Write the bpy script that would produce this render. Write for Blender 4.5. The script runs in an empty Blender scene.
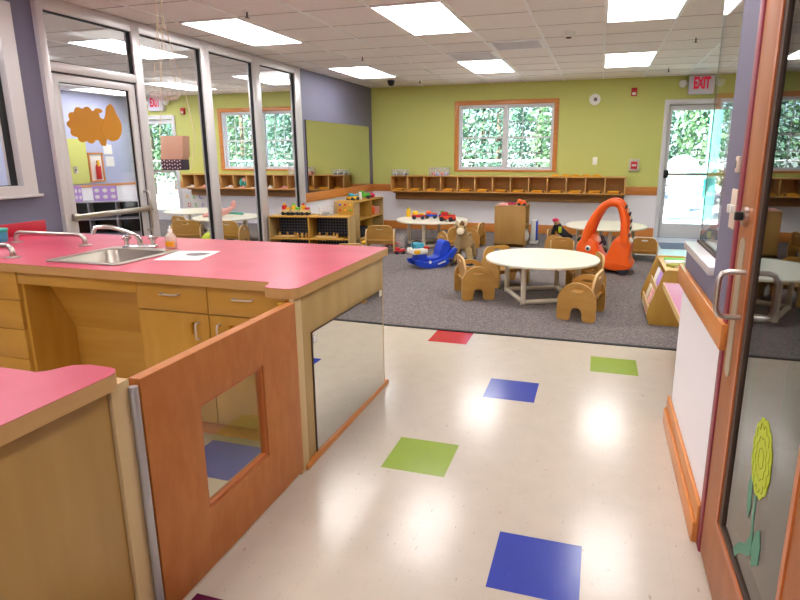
import bpy, bmesh, math, random
from mathutils import Vector, Matrix
PI = math.pi
rnd = random.Random(7)
S = bpy.context.scene
COL = S.collection

# ------------------------------------------------------------------ materials
def lin(c):
    return tuple(((v/255)/12.92 if v/255 <= .04045 else ((v/255+.055)/1.055)**2.4) for v in c)
MATS = {}
def mat(name, c, rough=.5, metal=0, c2=None, scale=(8, 8, 8), bump=0, bscale=60, spec=.5, coat=0, emit=0, detail=4, alpha=1, trans=0):
    if name in MATS: return MATS[name]
    m = bpy.data.materials.new(name); m.use_nodes = True
    nt = m.node_tree; b = nt.nodes['Principled BSDF']
    b.inputs['Base Color'].default_value = (*lin(c), 1)
    b.inputs['Roughness'].default_value = rough
    b.inputs['Metallic'].default_value = metal
    b.inputs['Specular IOR Level'].default_value = spec
    b.inputs['Coat Weight'].default_value = coat
    b.inputs['Coat Roughness'].default_value = .15
    b.inputs['Alpha'].default_value = alpha
    b.inputs['Transmission Weight'].default_value = trans
    if emit:
        b.inputs['Emission Color'].default_value = (*lin(c), 1)
        b.inputs['Emission Strength'].default_value = emit
    if c2 or bump:
        tc = nt.nodes.new('ShaderNodeTexCoord')
    if c2:
        mp = nt.nodes.new('ShaderNodeMapping'); mp.inputs['Scale'].default_value = scale
        nz = nt.nodes.new('ShaderNodeTexNoise'); nz.inputs['Scale'].default_value = 1; nz.inputs['Detail'].default_value = detail
        rp = nt.nodes.new('ShaderNodeValToRGB')
        rp.color_ramp.elements[0].position = .32; rp.color_ramp.elements[1].position = .68
        rp.color_ramp.elements[0].color = (*lin(c), 1); rp.color_ramp.elements[1].color = (*lin(c2), 1)
        nt.links.new(tc.outputs['Object'], mp.inputs['Vector']); nt.links.new(mp.outputs[0], nz.inputs['Vector'])
        nt.links.new(nz.outputs['Fac'], rp.inputs['Fac']); nt.links.new(rp.outputs[0], b.inputs['Base Color'])
    if bump:
        n2 = nt.nodes.new('ShaderNodeTexNoise'); n2.inputs['Scale'].default_value = bscale; n2.inputs['Detail'].default_value = 3
        bp = nt.nodes.new('ShaderNodeBump'); bp.inputs['Strength'].default_value = bump; bp.inputs['Distance'].default_value = .01
        nt.links.new(tc.outputs['Object'], n2.inputs['Vector']); nt.links.new(n2.outputs['Fac'], bp.inputs['Height'])
        nt.links.new(bp.outputs[0], b.inputs['Normal'])
    MATS[name] = m
    return m
def glassmat(name, tint=(255, 255, 255), f0=.035, rough=0.0):
    m = bpy.data.materials.new(name); m.use_nodes = True
    nt = m.node_tree; nt.nodes.clear()
    out = nt.nodes.new('ShaderNodeOutputMaterial'); mx = nt.nodes.new('ShaderNodeMixShader')
    tr = nt.nodes.new('ShaderNodeBsdfTransparent'); tr.inputs[0].default_value = (*lin(tint), 1)
    gl = nt.nodes.new('ShaderNodeBsdfGlossy'); gl.inputs['Roughness'].default_value = rough
    lw = nt.nodes.new('ShaderNodeLayerWeight'); lw.inputs['Blend'].default_value = .5
    pw = nt.nodes.new('ShaderNodeMath'); pw.operation = 'POWER'; pw.inputs[1].default_value = 5
    ma = nt.nodes.new('ShaderNodeMath'); ma.operation = 'MULTIPLY_ADD'; ma.inputs[1].default_value = 1-f0; ma.inputs[2].default_value = f0
    nt.links.new(lw.outputs['Facing'], pw.inputs[0]); nt.links.new(pw.outputs[0], ma.inputs[0])
    nt.links.new(ma.outputs[0], mx.inputs[0]); nt.links.new(tr.outputs[0], mx.inputs[1]); nt.links.new(gl.outputs[0], mx.inputs[2])
    nt.links.new(mx.outputs[0], out.inputs[0])
    MATS[name] = m
    return m

MAPLE = mat('maple', (196, 148, 56), .4, c2=(206, 160, 70), scale=(14, 14, 2), coat=.15)
MAPLE_H = mat('maple_cross_grain', (200, 152, 62), .4, c2=(210, 164, 78), scale=(2, 14, 14), coat=.15)
PANEL = mat('pale_maple_panel', (176, 146, 92), .42, c2=(190, 160, 106), scale=(9, 9, 1.6), coat=.12)
EDGE = mat('counter_edge_wood', (196, 152, 92), .42, c2=(206, 164, 104), scale=(3, 3, 20))
CHERRY = mat('reddish_wood', (178, 104, 44), .52, c2=(190, 118, 56), scale=(30, 22, 9), coat=.03)
CHERRY_D = mat('reddish_wood_edge', (176, 92, 40), .4, c2=(192, 108, 52), scale=(10, 10, 3), coat=.2)
RAIL = mat('orange_wood', (206, 126, 54), .38, c2=(216, 140, 68), scale=(3, 3, 26), coat=.2)
BEECH = mat('beech_ply', (192, 142, 64), .42, c2=(202, 154, 78), scale=(4, 4, 18), coat=.1)
BEECH_E = mat('beech_ply_edge', (222, 186, 128), .5)
CUBBY = mat('cubby_wood', (202, 146, 72), .45, c2=(212, 158, 84), scale=(3, 12, 12))
PINK = mat('pink_laminate', (186, 51, 79), .38, c2=(198, 66, 95), scale=(5, 5, 5), detail=6, coat=.1)
PINK_DIM = mat('dim_pink_laminate', (184, 30, 54), .45)  # pink laminate coloured redder, as the splash board gets less light
GREENW = mat('green_paint', (206, 208, 118), .6, bump=.05, bscale=150)
PURPLE = mat('purple_paint', (116, 112, 134), .6, bump=.05, bscale=150)
WHITEW = mat('white_wainscot', (248, 244, 248), .55)
OFFW = mat('white_metal', (226, 224, 226), .45)
ALU = mat('frame_aluminium', (212, 206, 207), .35, metal=.3)
STEEL = mat('brushed_steel', (200, 192, 184), .28, metal=1)
SINKST = mat('sink_steel', (186, 178, 166), .34, metal=1)
CHROME = mat('chrome', (220, 218, 216), .12, metal=1)
SATIN = mat('satin_nickel', (228, 224, 218), .38, metal=.55)
BRASS = mat('brass', (196, 150, 60), .3, metal=1)
BLACK = mat('black_rubber', (18, 17, 18), .6)
DARK = mat('dark_gasket', (74, 54, 42), .6)
MIRROR = mat('mirror_glass', (232, 234, 232), .015, metal=1)
CEILT = mat('ceiling_tile', (250, 243, 240), .9, c2=(252, 246, 243), scale=(90, 90, 90), bump=.15, bscale=220)
TBAR = mat('ceiling_bar', (254, 253, 253), .5)
DIFF = mat('light_diffuser', (250, 250, 250), .5, emit=8.0)
CARPET = mat('carpet_pile', (100, 93, 92), .95, c2=(152, 142, 139), scale=(75, 75, 75), bump=.6, bscale=260, spec=.1)
WHITE = mat('white_plastic', (240, 238, 232), .4)
CREAM = mat('cream_tabletop', (243, 238, 218), .35, coat=.1)
LEGW = mat('cream_tube', (228, 218, 196), .4)
ORANGE = mat('orange_plastic', (252, 100, 26), .32)
BLUE = mat('blue_plastic', (34, 74, 206), .35)
CYAN = mat('cyan_plastic', (70, 170, 200), .4)
RED = mat('red_plastic', (206, 32, 40), .4)
YELLOW = mat('yellow_plastic', (240, 186, 30), .4)
GREEN = mat('green_plastic', (90, 190, 40), .4)
LIME = mat('lime_plastic', (196, 214, 30), .4)
TEAL = mat('teal_plastic', (60, 170, 150), .4)
TAN = mat('tan_plush', (176, 146, 96), .9, c2=(190, 164, 116), scale=(40, 40, 40), bump=.5, bscale=90)
CREAMF = mat('cream_plush', (226, 208, 176), .9, bump=.4, bscale=90)
DARKW = mat('dark_wood', (62, 50, 44), .5)
PEG = mat('navy_pegboard', (30, 38, 56), .6)
def pegs(m):
    nt = m.node_tree; b = nt.nodes['Principled BSDF']; tc = nt.nodes.new('ShaderNodeTexCoord')
    vo = nt.nodes.new('ShaderNodeTexVoronoi'); vo.inputs['Scale'].default_value = 26; vo.inputs['Randomness'].default_value = 0
    mp = nt.nodes.new('ShaderNodeMapping'); mp.inputs['Scale'].default_value = (1, 0, 1)
    rp = nt.nodes.new('ShaderNodeValToRGB'); rp.color_ramp.interpolation = 'CONSTANT'; rp.color_ramp.elements[1].position = .2
    rp.color_ramp.elements[0].color = (*lin((132, 138, 150)), 1); rp.color_ramp.elements[1].color = (*lin((30, 38, 56)), 1)
    nt.links.new(tc.outputs['Object'], mp.inputs[0]); nt.links.new(mp.outputs[0], vo.inputs['Vector']); nt.links.new(vo.outputs['Distance'], rp.inputs[0]); nt.links.new(rp.outputs[0], b.inputs['Base Color'])
pegs(PEG)
PAPER = mat('paper', (236, 232, 228), .7)
GREY = mat('grey_print', (120, 116, 118), .7)
REDFRAME = mat('red_painted_frame', (140, 34, 54), .45)
PURPLEP = mat('purple_print', (190, 150, 220), .7)
ORDECAL = mat('orange_vinyl', (204, 136, 0), .5)
LIMEDECAL = mat('lime_vinyl', (190, 204, 36), .5)
LIMELINE = mat('lime_vinyl_line', (146, 164, 30), .5)
TEALDECAL = mat('teal_vinyl', (74, 140, 112), .5)
YFABRIC = mat('golden_cloth', (236, 170, 44), .8)
PINKF = mat('pink_fabric', (232, 170, 160), .8)
MAG = mat('magenta_fabric', (214, 50, 104), .8)
NAVYF = mat('dark_fabric', (40, 42, 52), .85)
TANPAPER = mat('tan_card', (198, 160, 134), .7)
STRING = mat('pale_string', (226, 208, 180), .7)
LEAF = mat('leaf_green', (70, 108, 70), .6, c2=(96, 134, 92), scale=(1.2, 1.2, 1.2))
LEAF2 = mat('leaf_blue_green', (64, 102, 84), .6, c2=(98, 138, 116), scale=(1.4, 1.4, 1.4))
BARK = mat('bark', (96, 84, 72), .9)
GROUND_O = mat('pale_play_ground', (240, 238, 232), .9, c2=(228, 226, 220), scale=(3, 3, 3))
TURQ = mat('turquoise_plastic', (110, 212, 206), .4)
GALV = mat('galvanised_wire', (130, 134, 136), .4, metal=.8)
DWALL = mat('unlit_room_paint', (70, 66, 64), .8)  # dark colour makes the room behind the door look unlit
GLASS = glassmat('clear_glass', f0=.015)
GLASS_T = glassmat('door_glass', (204, 210, 206), .12)
PLEXI = glassmat('acrylic', (236, 238, 226), .05)
def clearplastic():
    return mat('clear_tub', (236, 234, 236), .3, alpha=.2)
TUB = clearplastic()

# floor tile: speckled vinyl
def vinyl(name, c, speck, amt=.5):
    m = mat(name, c, .16, spec=.5, coat=.0)
    nt = m.node_tree; b = nt.nodes['Principled BSDF']
    tc = nt.nodes.new('ShaderNodeTexCoord')
    mp = nt.nodes.new('ShaderNodeMapping'); mp.inputs['Scale'].default_value = (70, 26, 1); mp.inputs['Rotation'].default_value = (0, 0, .6)
    nz = nt.nodes.new('ShaderNodeTexNoise'); nz.inputs['Scale'].default_value = 1; nz.inputs['Detail'].default_value = 2
    rp = nt.nodes.new('ShaderNodeValToRGB'); rp.color_ramp.elements[0].position = .25; rp.color_ramp.elements[1].position = .33
    rp.color_ramp.elements[0].color = (1, 1, 1, 1); rp.color_ramp.elements[1].color = (0, 0, 0, 1)
    n3 = nt.nodes.new('ShaderNodeTexNoise'); n3.inputs['Scale'].default_value = 9; n3.inputs['Detail'].default_value = 6
    r3 = nt.nodes.new('ShaderNodeValToRGB'); r3.color_ramp.elements[0].color = (*[v*.92 for v in lin(c)], 1); r3.color_ramp.elements[1].color = (*[min(1, v*1.07) for v in lin(c)], 1)
    mx = nt.nodes.new('ShaderNodeMix'); mx.data_type = 'RGBA'
    ml = nt.nodes.new('ShaderNodeMath'); ml.operation = 'MULTIPLY'; ml.inputs[1].default_value = amt
    nt.links.new(tc.outputs['Object'], mp.inputs[0]); nt.links.new(mp.outputs[0], nz.inputs['Vector']); nt.links.new(nz.outputs['Fac'], rp.inputs[0])
    nt.links.new(tc.outputs['Object'], n3.inputs['Vector']); nt.links.new(n3.outputs['Fac'], r3.inputs[0])
    nt.links.new(rp.outputs[0], ml.inputs[0]); nt.links.new(ml.outputs[0], mx.inputs['Factor'])
    nt.links.new(r3.outputs[0], mx.inputs[6]); mx.inputs[7].default_value = (*lin(speck), 1)
    nt.links.new(mx.outputs[2], b.inputs['Base Color'])
    n4 = nt.nodes.new('ShaderNodeTexNoise'); n4.inputs['Scale'].default_value = 14; n4.inputs['Detail'].default_value = 2
    mr = nt.nodes.new('ShaderNodeMapRange'); mr.inputs['To Min'].default_value = .13; mr.inputs['To Max'].default_value = .24
    nt.links.new(tc.outputs['Object'], n4.inputs['Vector']); nt.links.new(n4.outputs['Fac'], mr.inputs[0]); nt.links.new(mr.outputs[0], b.inputs['Roughness'])
    return m
VWHITE = vinyl('vinyl_cream', (203, 191, 175), (140, 124, 110))
VBLUE = vinyl('vinyl_blue', (54, 70, 168), (80, 98, 190), .3)
VGREEN = vinyl('vinyl_green', (142, 166, 54), (110, 140, 40), .3)
VRED = vinyl('vinyl_red', (190, 36, 56), (150, 30, 44), .3)
VPLUM = vinyl('vinyl_plum', (96, 28, 66), (120, 50, 90), .3)

# ------------------------------------------------------------------ mesh helper
class MB:
    def __init__(s): s.bm = bmesh.new(); s.mi = 0
    def _tag(s, fs):
        for f in fs: f.material_index = s.mi
    def box(s, a, b, bev=0, rot=None, seg=2):
        c = [(a[i]+b[i])/2 for i in range(3)]; d = [abs(b[i]-a[i]) for i in range(3)]
        M = Matrix.Translation(c) @ (rot.to_4x4() if rot is not None else Matrix()) @ Matrix.Diagonal((*d, 1))
        n0 = set(s.bm.faces)
        r = bmesh.ops.create_cube(s.bm, size=1, matrix=M)
        if bev:
            es = {e for v in r['verts'] for e in v.link_edges}
            bmesh.ops.bevel(s.bm, geom=list(es), offset=min(bev, min(d)*.45), segments=seg, affect='EDGES', profile=.5)
        s._tag([f for f in s.bm.faces if f not in n0]); return s
    def prism(s, pts, axis, a, b, holes=(), bev=0):
        """polygon in the plane normal to axis (0: (y,z), 1: (x,z), 2: (x,y)), from a to b"""
        def P(p, h):
            return (h, p[0], p[1]) if axis == 0 else (p[0], h, p[1]) if axis == 1 else (p[0], p[1], h)
        t = bmesh.new(); es = []
        for loop in [pts, *holes]:
            vs = [t.verts.new(P(p, a)) for p in loop]
            es += [t.edges.new((vs[i], vs[(i+1) % len(vs)])) for i in range(len(vs))]
        if holes: bmesh.ops.triangle_fill(t, use_beauty=True, use_dissolve=False, edges=es)
        else: t.faces.new(t.verts)
        r = bmesh.ops.extrude_face_region(t, geom=list(t.faces))
        d = Vector((0, 0, 0)); d[axis] = b-a
        bmesh.ops.translate(t, verts=[v for v in r['geom'] if isinstance(v, bmesh.types.BMVert)], vec=d)
        bmesh.ops.recalc_face_normals(t, faces=t.faces)
        if bev:
            ee = [e for e in t.edges if len(e.link_faces) == 2 and e.calc_face_angle(0) > 1.2]
            bmesh.ops.bevel(t, geom=ee, offset=bev, segments=2, affect='EDGES', profile=.5)
        s._merge(t); return s
    def _merge(s, t):
        me = bpy.data.meshes.new('t'); t.to_mesh(me); t.free()
        n0 = len(s.bm.faces); s.bm.from_mesh(me); bpy.data.meshes.remove(me)
        s.bm.faces.ensure_lookup_table()
        s._tag(s.bm.faces[n0:])
    def cyl(s, p, q, r, r2=None, n=20):
        p, q = Vector(p), Vector(q); d = q-p
        M = Matrix.Translation((p+q)/2) @ d.to_track_quat('Z', 'Y').to_matrix().to_4x4()
        n0 = set(s.bm.faces)
        bmesh.ops.create_cone(s.bm, cap_ends=True, segments=n, radius1=r, radius2=r if r2 is None else r2, depth=d.length, matrix=M)
        s._tag([f for f in s.bm.faces if f not in n0]); return s
    def ball(s, c, r, n=16, rot=None):
        r = (r, r, r) if not hasattr(r, '__len__') else r
        M = Matrix.Translation(c) @ (rot.to_4x4() if rot is not None else Matrix()) @ Matrix.Diagonal((*r, 1))
        n0 = set(s.bm.faces)
        bmesh.ops.create_uvsphere(s.bm, u_segments=n, v_segments=max(6, n//2+2), radius=1, matrix=M)
        s._tag([f for f in s.bm.faces if f not in n0]); return s
    def tube(s, pts, r, n=10, closed=False, flat=1):
        pts = [Vector(p) for p in pts]; rings = []; N = len(pts); up = None
        for i, p in enumerate(pts):
            a = pts[i-1] if (i or closed) else p; b = pts[(i+1) % N] if (i < N-1 or closed) else p
            d = (b-a).normalized()
            if up is None: up = d.orthogonal().normalized()
            x = (up - d*up.dot(d)).normalized(); up = x; y = d.cross(x)
            rr = r[i] if hasattr(r, '__len__') else r
            rings.append([s.bm.verts.new(p + x*rr*math.cos(2*PI*k/n) + y*rr*flat*math.sin(2*PI*k/n)) for k in range(n)])
        fs = []
        for i in range(N if closed else N-1):
            A, B = rings[i], rings[(i+1) % N]
            for k in range(n): fs.append(s.bm.faces.new((A[k], A[(k+1) % n], B[(k+1) % n], B[k])))
        if not closed:
            fs.append(s.bm.faces.new(rings[0][::-1])); fs.append(s.bm.faces.new(rings[-1]))
        s._tag(fs); return s
    def lathe(s, prof, c=(0, 0, 0), n=28):
        rings = []; fs = []
        for r, z in prof:
            rings.append([s.bm.verts.new((c[0]+max(r, 1e-4)*math.cos(2*PI*k/n), c[1]+max(r, 1e-4)*math.sin(2*PI*k/n), c[2]+z)) for k in range(n)])
        for A, B in zip(rings, rings[1:]):
            for k in range(n): fs.append(s.bm.faces.new((A[k], A[(k+1) % n], B[(k+1) % n], B[k])))
        fs.append(s.bm.faces.new(rings[0][::-1])); fs.append(s.bm.faces.new(rings[-1]))
        s._tag(fs); return s
    def quad(s, *p):
        s._tag([s.bm.faces.new([s.bm.verts.new(q) for q in p])]); return s
    def mat(s, i): s.mi = i; return s
    def build(s, name, m, parent=None, smooth=True, subsurf=0, norm=True):
        if norm: bmesh.ops.recalc_face_normals(s.bm, faces=s.bm.faces)
        if smooth:
            for f in s.bm.faces: f.smooth = True
            for e in s.bm.edges:
                if len(e.link_faces) == 2 and e.calc_face_angle(0) > .6: e.smooth = False
        me = bpy.data.meshes.new(name); s.bm.to_mesh(me); s.bm.free()
        for x in (m if isinstance(m, (list, tuple)) else [m]): me.materials.append(x)
        o = bpy.data.objects.new(name, me); COL.objects.link(o)
        if parent: o.parent = parent
        if subsurf:
            md = o.modifiers.new('s', 'SUBSURF'); md.levels = md.render_levels = subsurf
        return o

def thing(name, label, cat, loc=(0, 0, 0), rz=0, group=None):
    o = bpy.data.objects.new(name, None); COL.objects.link(o); o.empty_display_size = .05
    o.location = loc; o.rotation_euler = (0, 0, rz); tag(o, label, cat, group); return o
def tag(o, label, cat, group=None, kind=None):
    if label: o['label'] = label
    if cat: o['category'] = cat
    if group: o['group'] = group
    if kind: o['kind'] = kind
    return o
def single(mb, name, m, label, cat, group=None, loc=None, rz=0):
    o = mb.build(name, m); tag(o, label, cat, group)
    if loc: o.location = loc
    if rz: o.rotation_euler = (0, 0, rz)
    return o
def struct(mb, name, m, parent=None, smooth=True):
    o = mb.build(name, m, parent, smooth)
    if not parent: o['kind'] = 'structure'
    return o
def dup(root, loc, rz, label, group=None):
    r = root.copy(); COL.objects.link(r); r.location = loc; r.rotation_euler = (0, 0, rz); r['label'] = label
    if group: r['group'] = group
    for ch in list(root.children):
        c = ch.copy(); COL.objects.link(c); c.parent = r
        for g in ch.children:
            d = g.copy(); COL.objects.link(d); d.parent = c
    return r
def arc(c, r, a0, a1, n=8):
    rx, ry = r if hasattr(r, '__len__') else (r, r)
    return [(c[0]+rx*math.cos(a0+(a1-a0)*i/n), c[1]+ry*math.sin(a0+(a1-a0)*i/n)) for i in range(n+1)]
def ell(c, rx, ry, n=16): return arc(c, (rx, ry), 0, 2*PI*(n-1)/n, n-1)
def rect(a, b, c, d, r=0, n=5):
    if not r: return [(a, b), (c, b), (c, d), (a, d)]
    return arc((c-r, b+r), r, -PI/2, 0, n)+arc((c-r, d-r), r, 0, PI/2, n)+arc((a+r, d-r), r, PI/2, PI, n)+arc((a+r, b+r), r, PI, 1.5*PI, n)
def lerp(a, b, t): return tuple(x+(y-x)*t for x, y in zip(a, b))
def bez(pts, n=8):
    out = []
    for i in range(len(pts)-1):
        p0, p1, p2, p3 = pts[max(i-1, 0)], pts[i], pts[i+1], pts[min(i+2, len(pts)-1)]
        for k in range(n):
            t = k/n
            out.append(tuple(.5*((2*p1[j])+(-p0[j]+p2[j])*t+(2*p0[j]-5*p1[j]+4*p2[j]-p3[j])*t*t+(-p0[j]+3*p1[j]-3*p2[j]+p3[j])*t**3) for j in range(len(p1))))
    out.append(tuple(pts[-1])); return out
def text_mesh(body, size, name, m, parent, M, depth=.002, bold=0):
    cu = bpy.data.curves.new('txt', 'FONT'); cu.body = body; cu.size = size; cu.extrude = depth; cu.offset = bold; cu.align_x = 'CENTER'; cu.align_y = 'CENTER'
    t = bpy.data.objects.new('txt', cu); COL.objects.link(t)
    bpy.context.view_layer.update()
    me = bpy.data.meshes.new_from_object(t); bpy.data.objects.remove(t); bpy.data.curves.remove(cu)
    me.transform(M); me.materials.clear(); me.materials.append(m)
    o = bpy.data.objects.new(name, me); COL.objects.link(o); o.parent = parent; return o

# ------------------------------------------------------------------ the room
H = 2.6; YB = 10.45; XL = -4.137; XR = .44; Y0 = -1.6; T = .3048
TX, TY = -.2797, 1.953; YC = 4.407
# tiled floor
mb = MB(); pat = {(0, -1): 1, (-2, 1): 2, (-1, 4): 1, (1, 6): 2, (-3, 7): 3, (-3, -3): 4, (-5, 0): 1}
i0, i1, j0 = -38, 14, -13
for i in range(i0, i1):
    for j in range(j0, 9):
        y0, y1 = TY+j*T, min(TY+(j+1)*T, YC)
        if y1 <= y0: continue
        mb.mi = pat.get((i, j), 0)
        x0, x1 = TX+i*T, TX+(i+1)*T
        g = .0004
        mb.quad((x0+g, y0+g, 0), (x1-g, y0+g, 0), (x1-g, y1-g, 0), (x0+g, y1-g, 0))
mb.mi = 5
mb.quad((TX+i0*T, TY+j0*T, -.001), (TX+i1*T, TY+j0*T, -.001), (TX+i1*T, YC, -.001), (TX+i0*T, YC, -.001))
struct(mb, 'floor', [VWHITE, VBLUE, VGREEN, VRED, VPLUM, mat('tile_joint', (176, 163, 147), .6)], smooth=False)
mb = MB().box((-11.5, YC, -.05), (XL, YB+.1, .006)).box((XL, YC, -.05), (3.9, YB+.1, .006))
struct(mb, 'floor_carpet', CARPET, smooth=False)
struct(MB().box((-11.5, YC-.03, 0), (3.9, YC+.008, .008), .003), 'trim_1', BLACK)
# vinyl patch before the exit door
struct(MB().box((.56, 8.55, .0), (3.6, YB, .01)), 'floor_entry', mat('entry_vinyl', (226, 228, 236), .3), smooth=False)

single(MB().box((-.26, -.3, 0), (.26, .3, .008), .003), 'door_mat', mat('blue_grey_mat', (120, 132, 156), .8), 'blue-grey mat on the pale floor before the exit door', 'mat', None, (1.22, 9.5, .01))
# ceiling with its bars
mb = MB()
mb.box((-11.6, Y0-.1, H), (4, YB+.1, H+.1))
PX, PY, GX, GY = .6205, .611, -.03, 5.98
mb.mi = 1
k = -19
while GX+k*PX < 3.9:
    x = GX+k*PX; mb.box((x-.012, Y0, H-.007), (x+.012, YB, H)); k += 1
k = -13
mb.mi = 2
while GY+k*PY < YB:
    y = GY+k*PY; mb.box((-11.5, y-.006, H-.003), (3.9, y+.006, H)); k += 1
struct(mb, 'ceiling', [CEILT, TBAR, mat('ceiling_joint', (200, 192, 188), .8)], smooth=False)

# back wall with openings: window_1, exit door, neighbour's windows and door
def wall_x(name, x0, x1, y, zsplit, holes, up, low, t=.15):
    """wall along X at y (face y), with rectangular holes [(x0,x1,z0,z1)]"""
    mb = MB()
    xs = sorted({x0, x1, *[h[0] for h in holes], *[h[1] for h in holes]})
    for a, b in zip(xs, xs[1:]):
        segs = [(0, H)]
        for h in holes:
            if h[0] <= a and h[1] >= b:
                segs = [(0, h[2]), (h[3], H)]
        for s0, s1 in segs:
            for lo, hi, mi in ((s0, min(s1, zsplit), 1), (max(s0, zsplit), s1, 0)):
                if hi-lo > 1e-4:
                    mb.mi = mi; mb.box((a, y, lo), (b, y+t, hi))
    return struct(mb, name, [up, low], smooth=False)
WIN = (-2.46, -.79, 1.12, 2.24)
DOOR = (1.02, 1.98, 0, 2.16)
wall_x('wall_back', XL-.03, 3.75, YB, .80, [WIN, DOOR], GREENW, WHITEW)
NW1 = (-7.42, -6.72, 1.12, 2.24); NW2 = (-6.5, -5.8, 1.12, 2.24); ND = (-9.42, -8.62, 0, 2.14)
wall_x('wall_neighbour_back', -11.5, XL-.03, YB, .80, [NW1, NW2, ND], GREENW, WHITEW)
# neighbour's end wall, camera-side walls, right wall
mb = MB(); mb.mi = 0; mb.box((-9.9, Y0, .8), (-9.75, YB, H)); mb.mi = 1; mb.box((-9.9, Y0, 0), (-9.75, YB, .8))
struct(mb, 'wall_neighbour_left', [mat('lightened_purple_paint', (178, 182, 214), .6), WHITEW], smooth=False)  # purple lightened in colour, standing in for light on this dim wall
struct(MB().box((-11.5, Y0-.15, 0), (3.75, Y0, H)), 'wall_front', WHITEW, smooth=False)  # unseen closing wall, made white to bounce light into the room
struct(MB().box((3.6, 3.13, 0), (3.75, YB, H)), 'wall_right_end', GREENW, smooth=False)

# left wall: purple piece at its far end + near part with a window, partition between
YP0, YP1 = 3.62, 7.66
mb = MB(); t = .12
mb.mi = 0; mb.box((XL-t, YP1, .8), (XL, YB, H)); mb.mi = 1; mb.box((XL-t, YP1, 0), (XL, YB, .8)); mb.mi = 0
NWIN = (.9, 3.32, 1.17, 2.44)
mb.box((XL-t, Y0, 0), (XL, NWIN[0], H)); mb.box((XL-t, NWIN[1], 0), (XL, YP0, H))
mb.box((XL-t, NWIN[0], 0), (XL, NWIN[1], NWIN[2])); mb.box((XL-t, NWIN[0], NWIN[3]), (XL, NWIN[1], H))
struct(mb, 'wall_left', [PURPLE, WHITEW], smooth=False)
# near-left window
w = bpy.data.objects.new('window_1', None); COL.objects.link(w); w['kind'] = 'structure'
y0, y1, z0, z1 = NWIN
mb = MB(); f = .1
mb.prism([(y0-.02, z0-.04), (y1+.09, z0-.04), (y1+.09, z1+.05), (y0-.02, z1+.05)], 0, XL-t-.01, XL+.03, [[(y0+f, z0+.03), (y1-.02, z0+.03), (y1-.02, z1-.03), (y0+f, z1-.03)]])
mb.build('window_frame', ALU, w)
MB().box((XL-.02, y0-.02, z0-.058), (XL+.045, y1+.12, z0-.038), .004).build('window_sill', ALU, w)
mb = MB(); mb.box((XL-.07, y1-.045, z0), (XL-.03, y1-.02, z1)); mb.box((XL-.07, y0, z0+.02), (XL-.03, y1, z0+.035)); mb.build('gasket', BLACK, w)
MB().box((XL-.06, y0, z0), (XL-.05, y1, z1)).build('pane', GLASS, w)

# glazed partition
p = bpy.data.objects.new('wall_partition', None); COL.objects.link(p); p['kind'] = 'structure'
mb = MB(); D0, D1 = XL-.042, XL+.042
HT = 2.5
MUL = [(3.60, 3.662), (4.54, 4.64), (5.50, 5.64), (6.47, 6.63), (7.50, 7.66)]
for (a0, a1), (b0, b1) in zip(MUL, MUL[1:]):
    mb.box((D0+.003, a1-.002, HT), (D1-.003, b0+.002, H-.004), .003)       # head
    if a0 > 4: mb.box((D0+.003, a1-.002, 0), (D1-.003, b0+.002, .10), .003)   # sill rail
for a, b in MUL: mb.box((D0, a, 0), (D1, b, H-.004), .004)
mb.box((D0+.003, 3.66, 2.06), (D1-.003, 4.542, 2.13), .003)                     # transom bar
mb.build('mullion_frame', ALU, p)
mb = MB()
for a, b in MUL[1:]: mb.box((XL-.012, a-.012, .1), (XL+.022, a, HT))  # black gaskets seen on the near side of each post
for (a0, a1), (b0, b1) in zip(MUL, MUL[1:]): mb.box((XL-.012, a1, HT-.010), (XL+.022, b0, HT))
mb.box((XL-.012, 3.662, 2.052), (XL+.036, 4.54, 2.06)); mb.box((XL-.012, 3.662, 2.13), (XL+.022, 4.54, 2.138))
mb.build('gasket', BLACK, p)
for a, b, z0, z1 in ((3.655, 4.56, 2.12, HT+.01), (4.62, 5.52, .08, HT+.01), (5.62, 6.49, .08, HT+.01), (6.61, 7.52, .08, HT+.01)):
    MB().box((XL-.004, a, z0), (XL+.002, b, z1)).build('pane', GLASS, p)
# aluminium glazed door in the partition
d = bpy.data.objects.new('door_1', None); COL.objects.link(d); d['kind'] = 'structure'
mb = MB(); mb.prism(rect(3.667, .02, 4.535, 2.045), 0, XL-.022, XL+.022, [rect(3.735, .25, 4.455, 1.985)], .003)
mb.build('door_frame', ALU, d)
MB().prism(rect(3.73, .245, 4.46, 1.99), 0, XL-.008, XL+.010, [rect(3.74, .255, 4.45, 1.98)]).build('gasket', BLACK, d)
MB().box((XL-.004, 3.725, .24), (XL+.002, 4.465, 2.0)).build('pane', GLASS, d)
mb = MB(); mb.box((XL+.05, 3.66, .90), (XL+.08, 4.55, .945), .008); mb.box((XL+.02, 3.68, .895), (XL+.055, 3.73, .95), .004); mb.box((XL+.02, 4.47, .895), (XL+.055, 4.52, .95), .004)
mb.build('push_bar', STEEL, d)
mb = MB(); mb.tube([(XL+.02, 4.50, 1.08), (XL+.07, 4.50, 1.09), (XL+.085, 4.50, 1.06), (XL+.085, 4.50, .75), (XL+.07, 4.50, .72), (XL+.02, 4.50, .72)], .011)
mb.build('pull_handle', STEEL, d)

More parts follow.
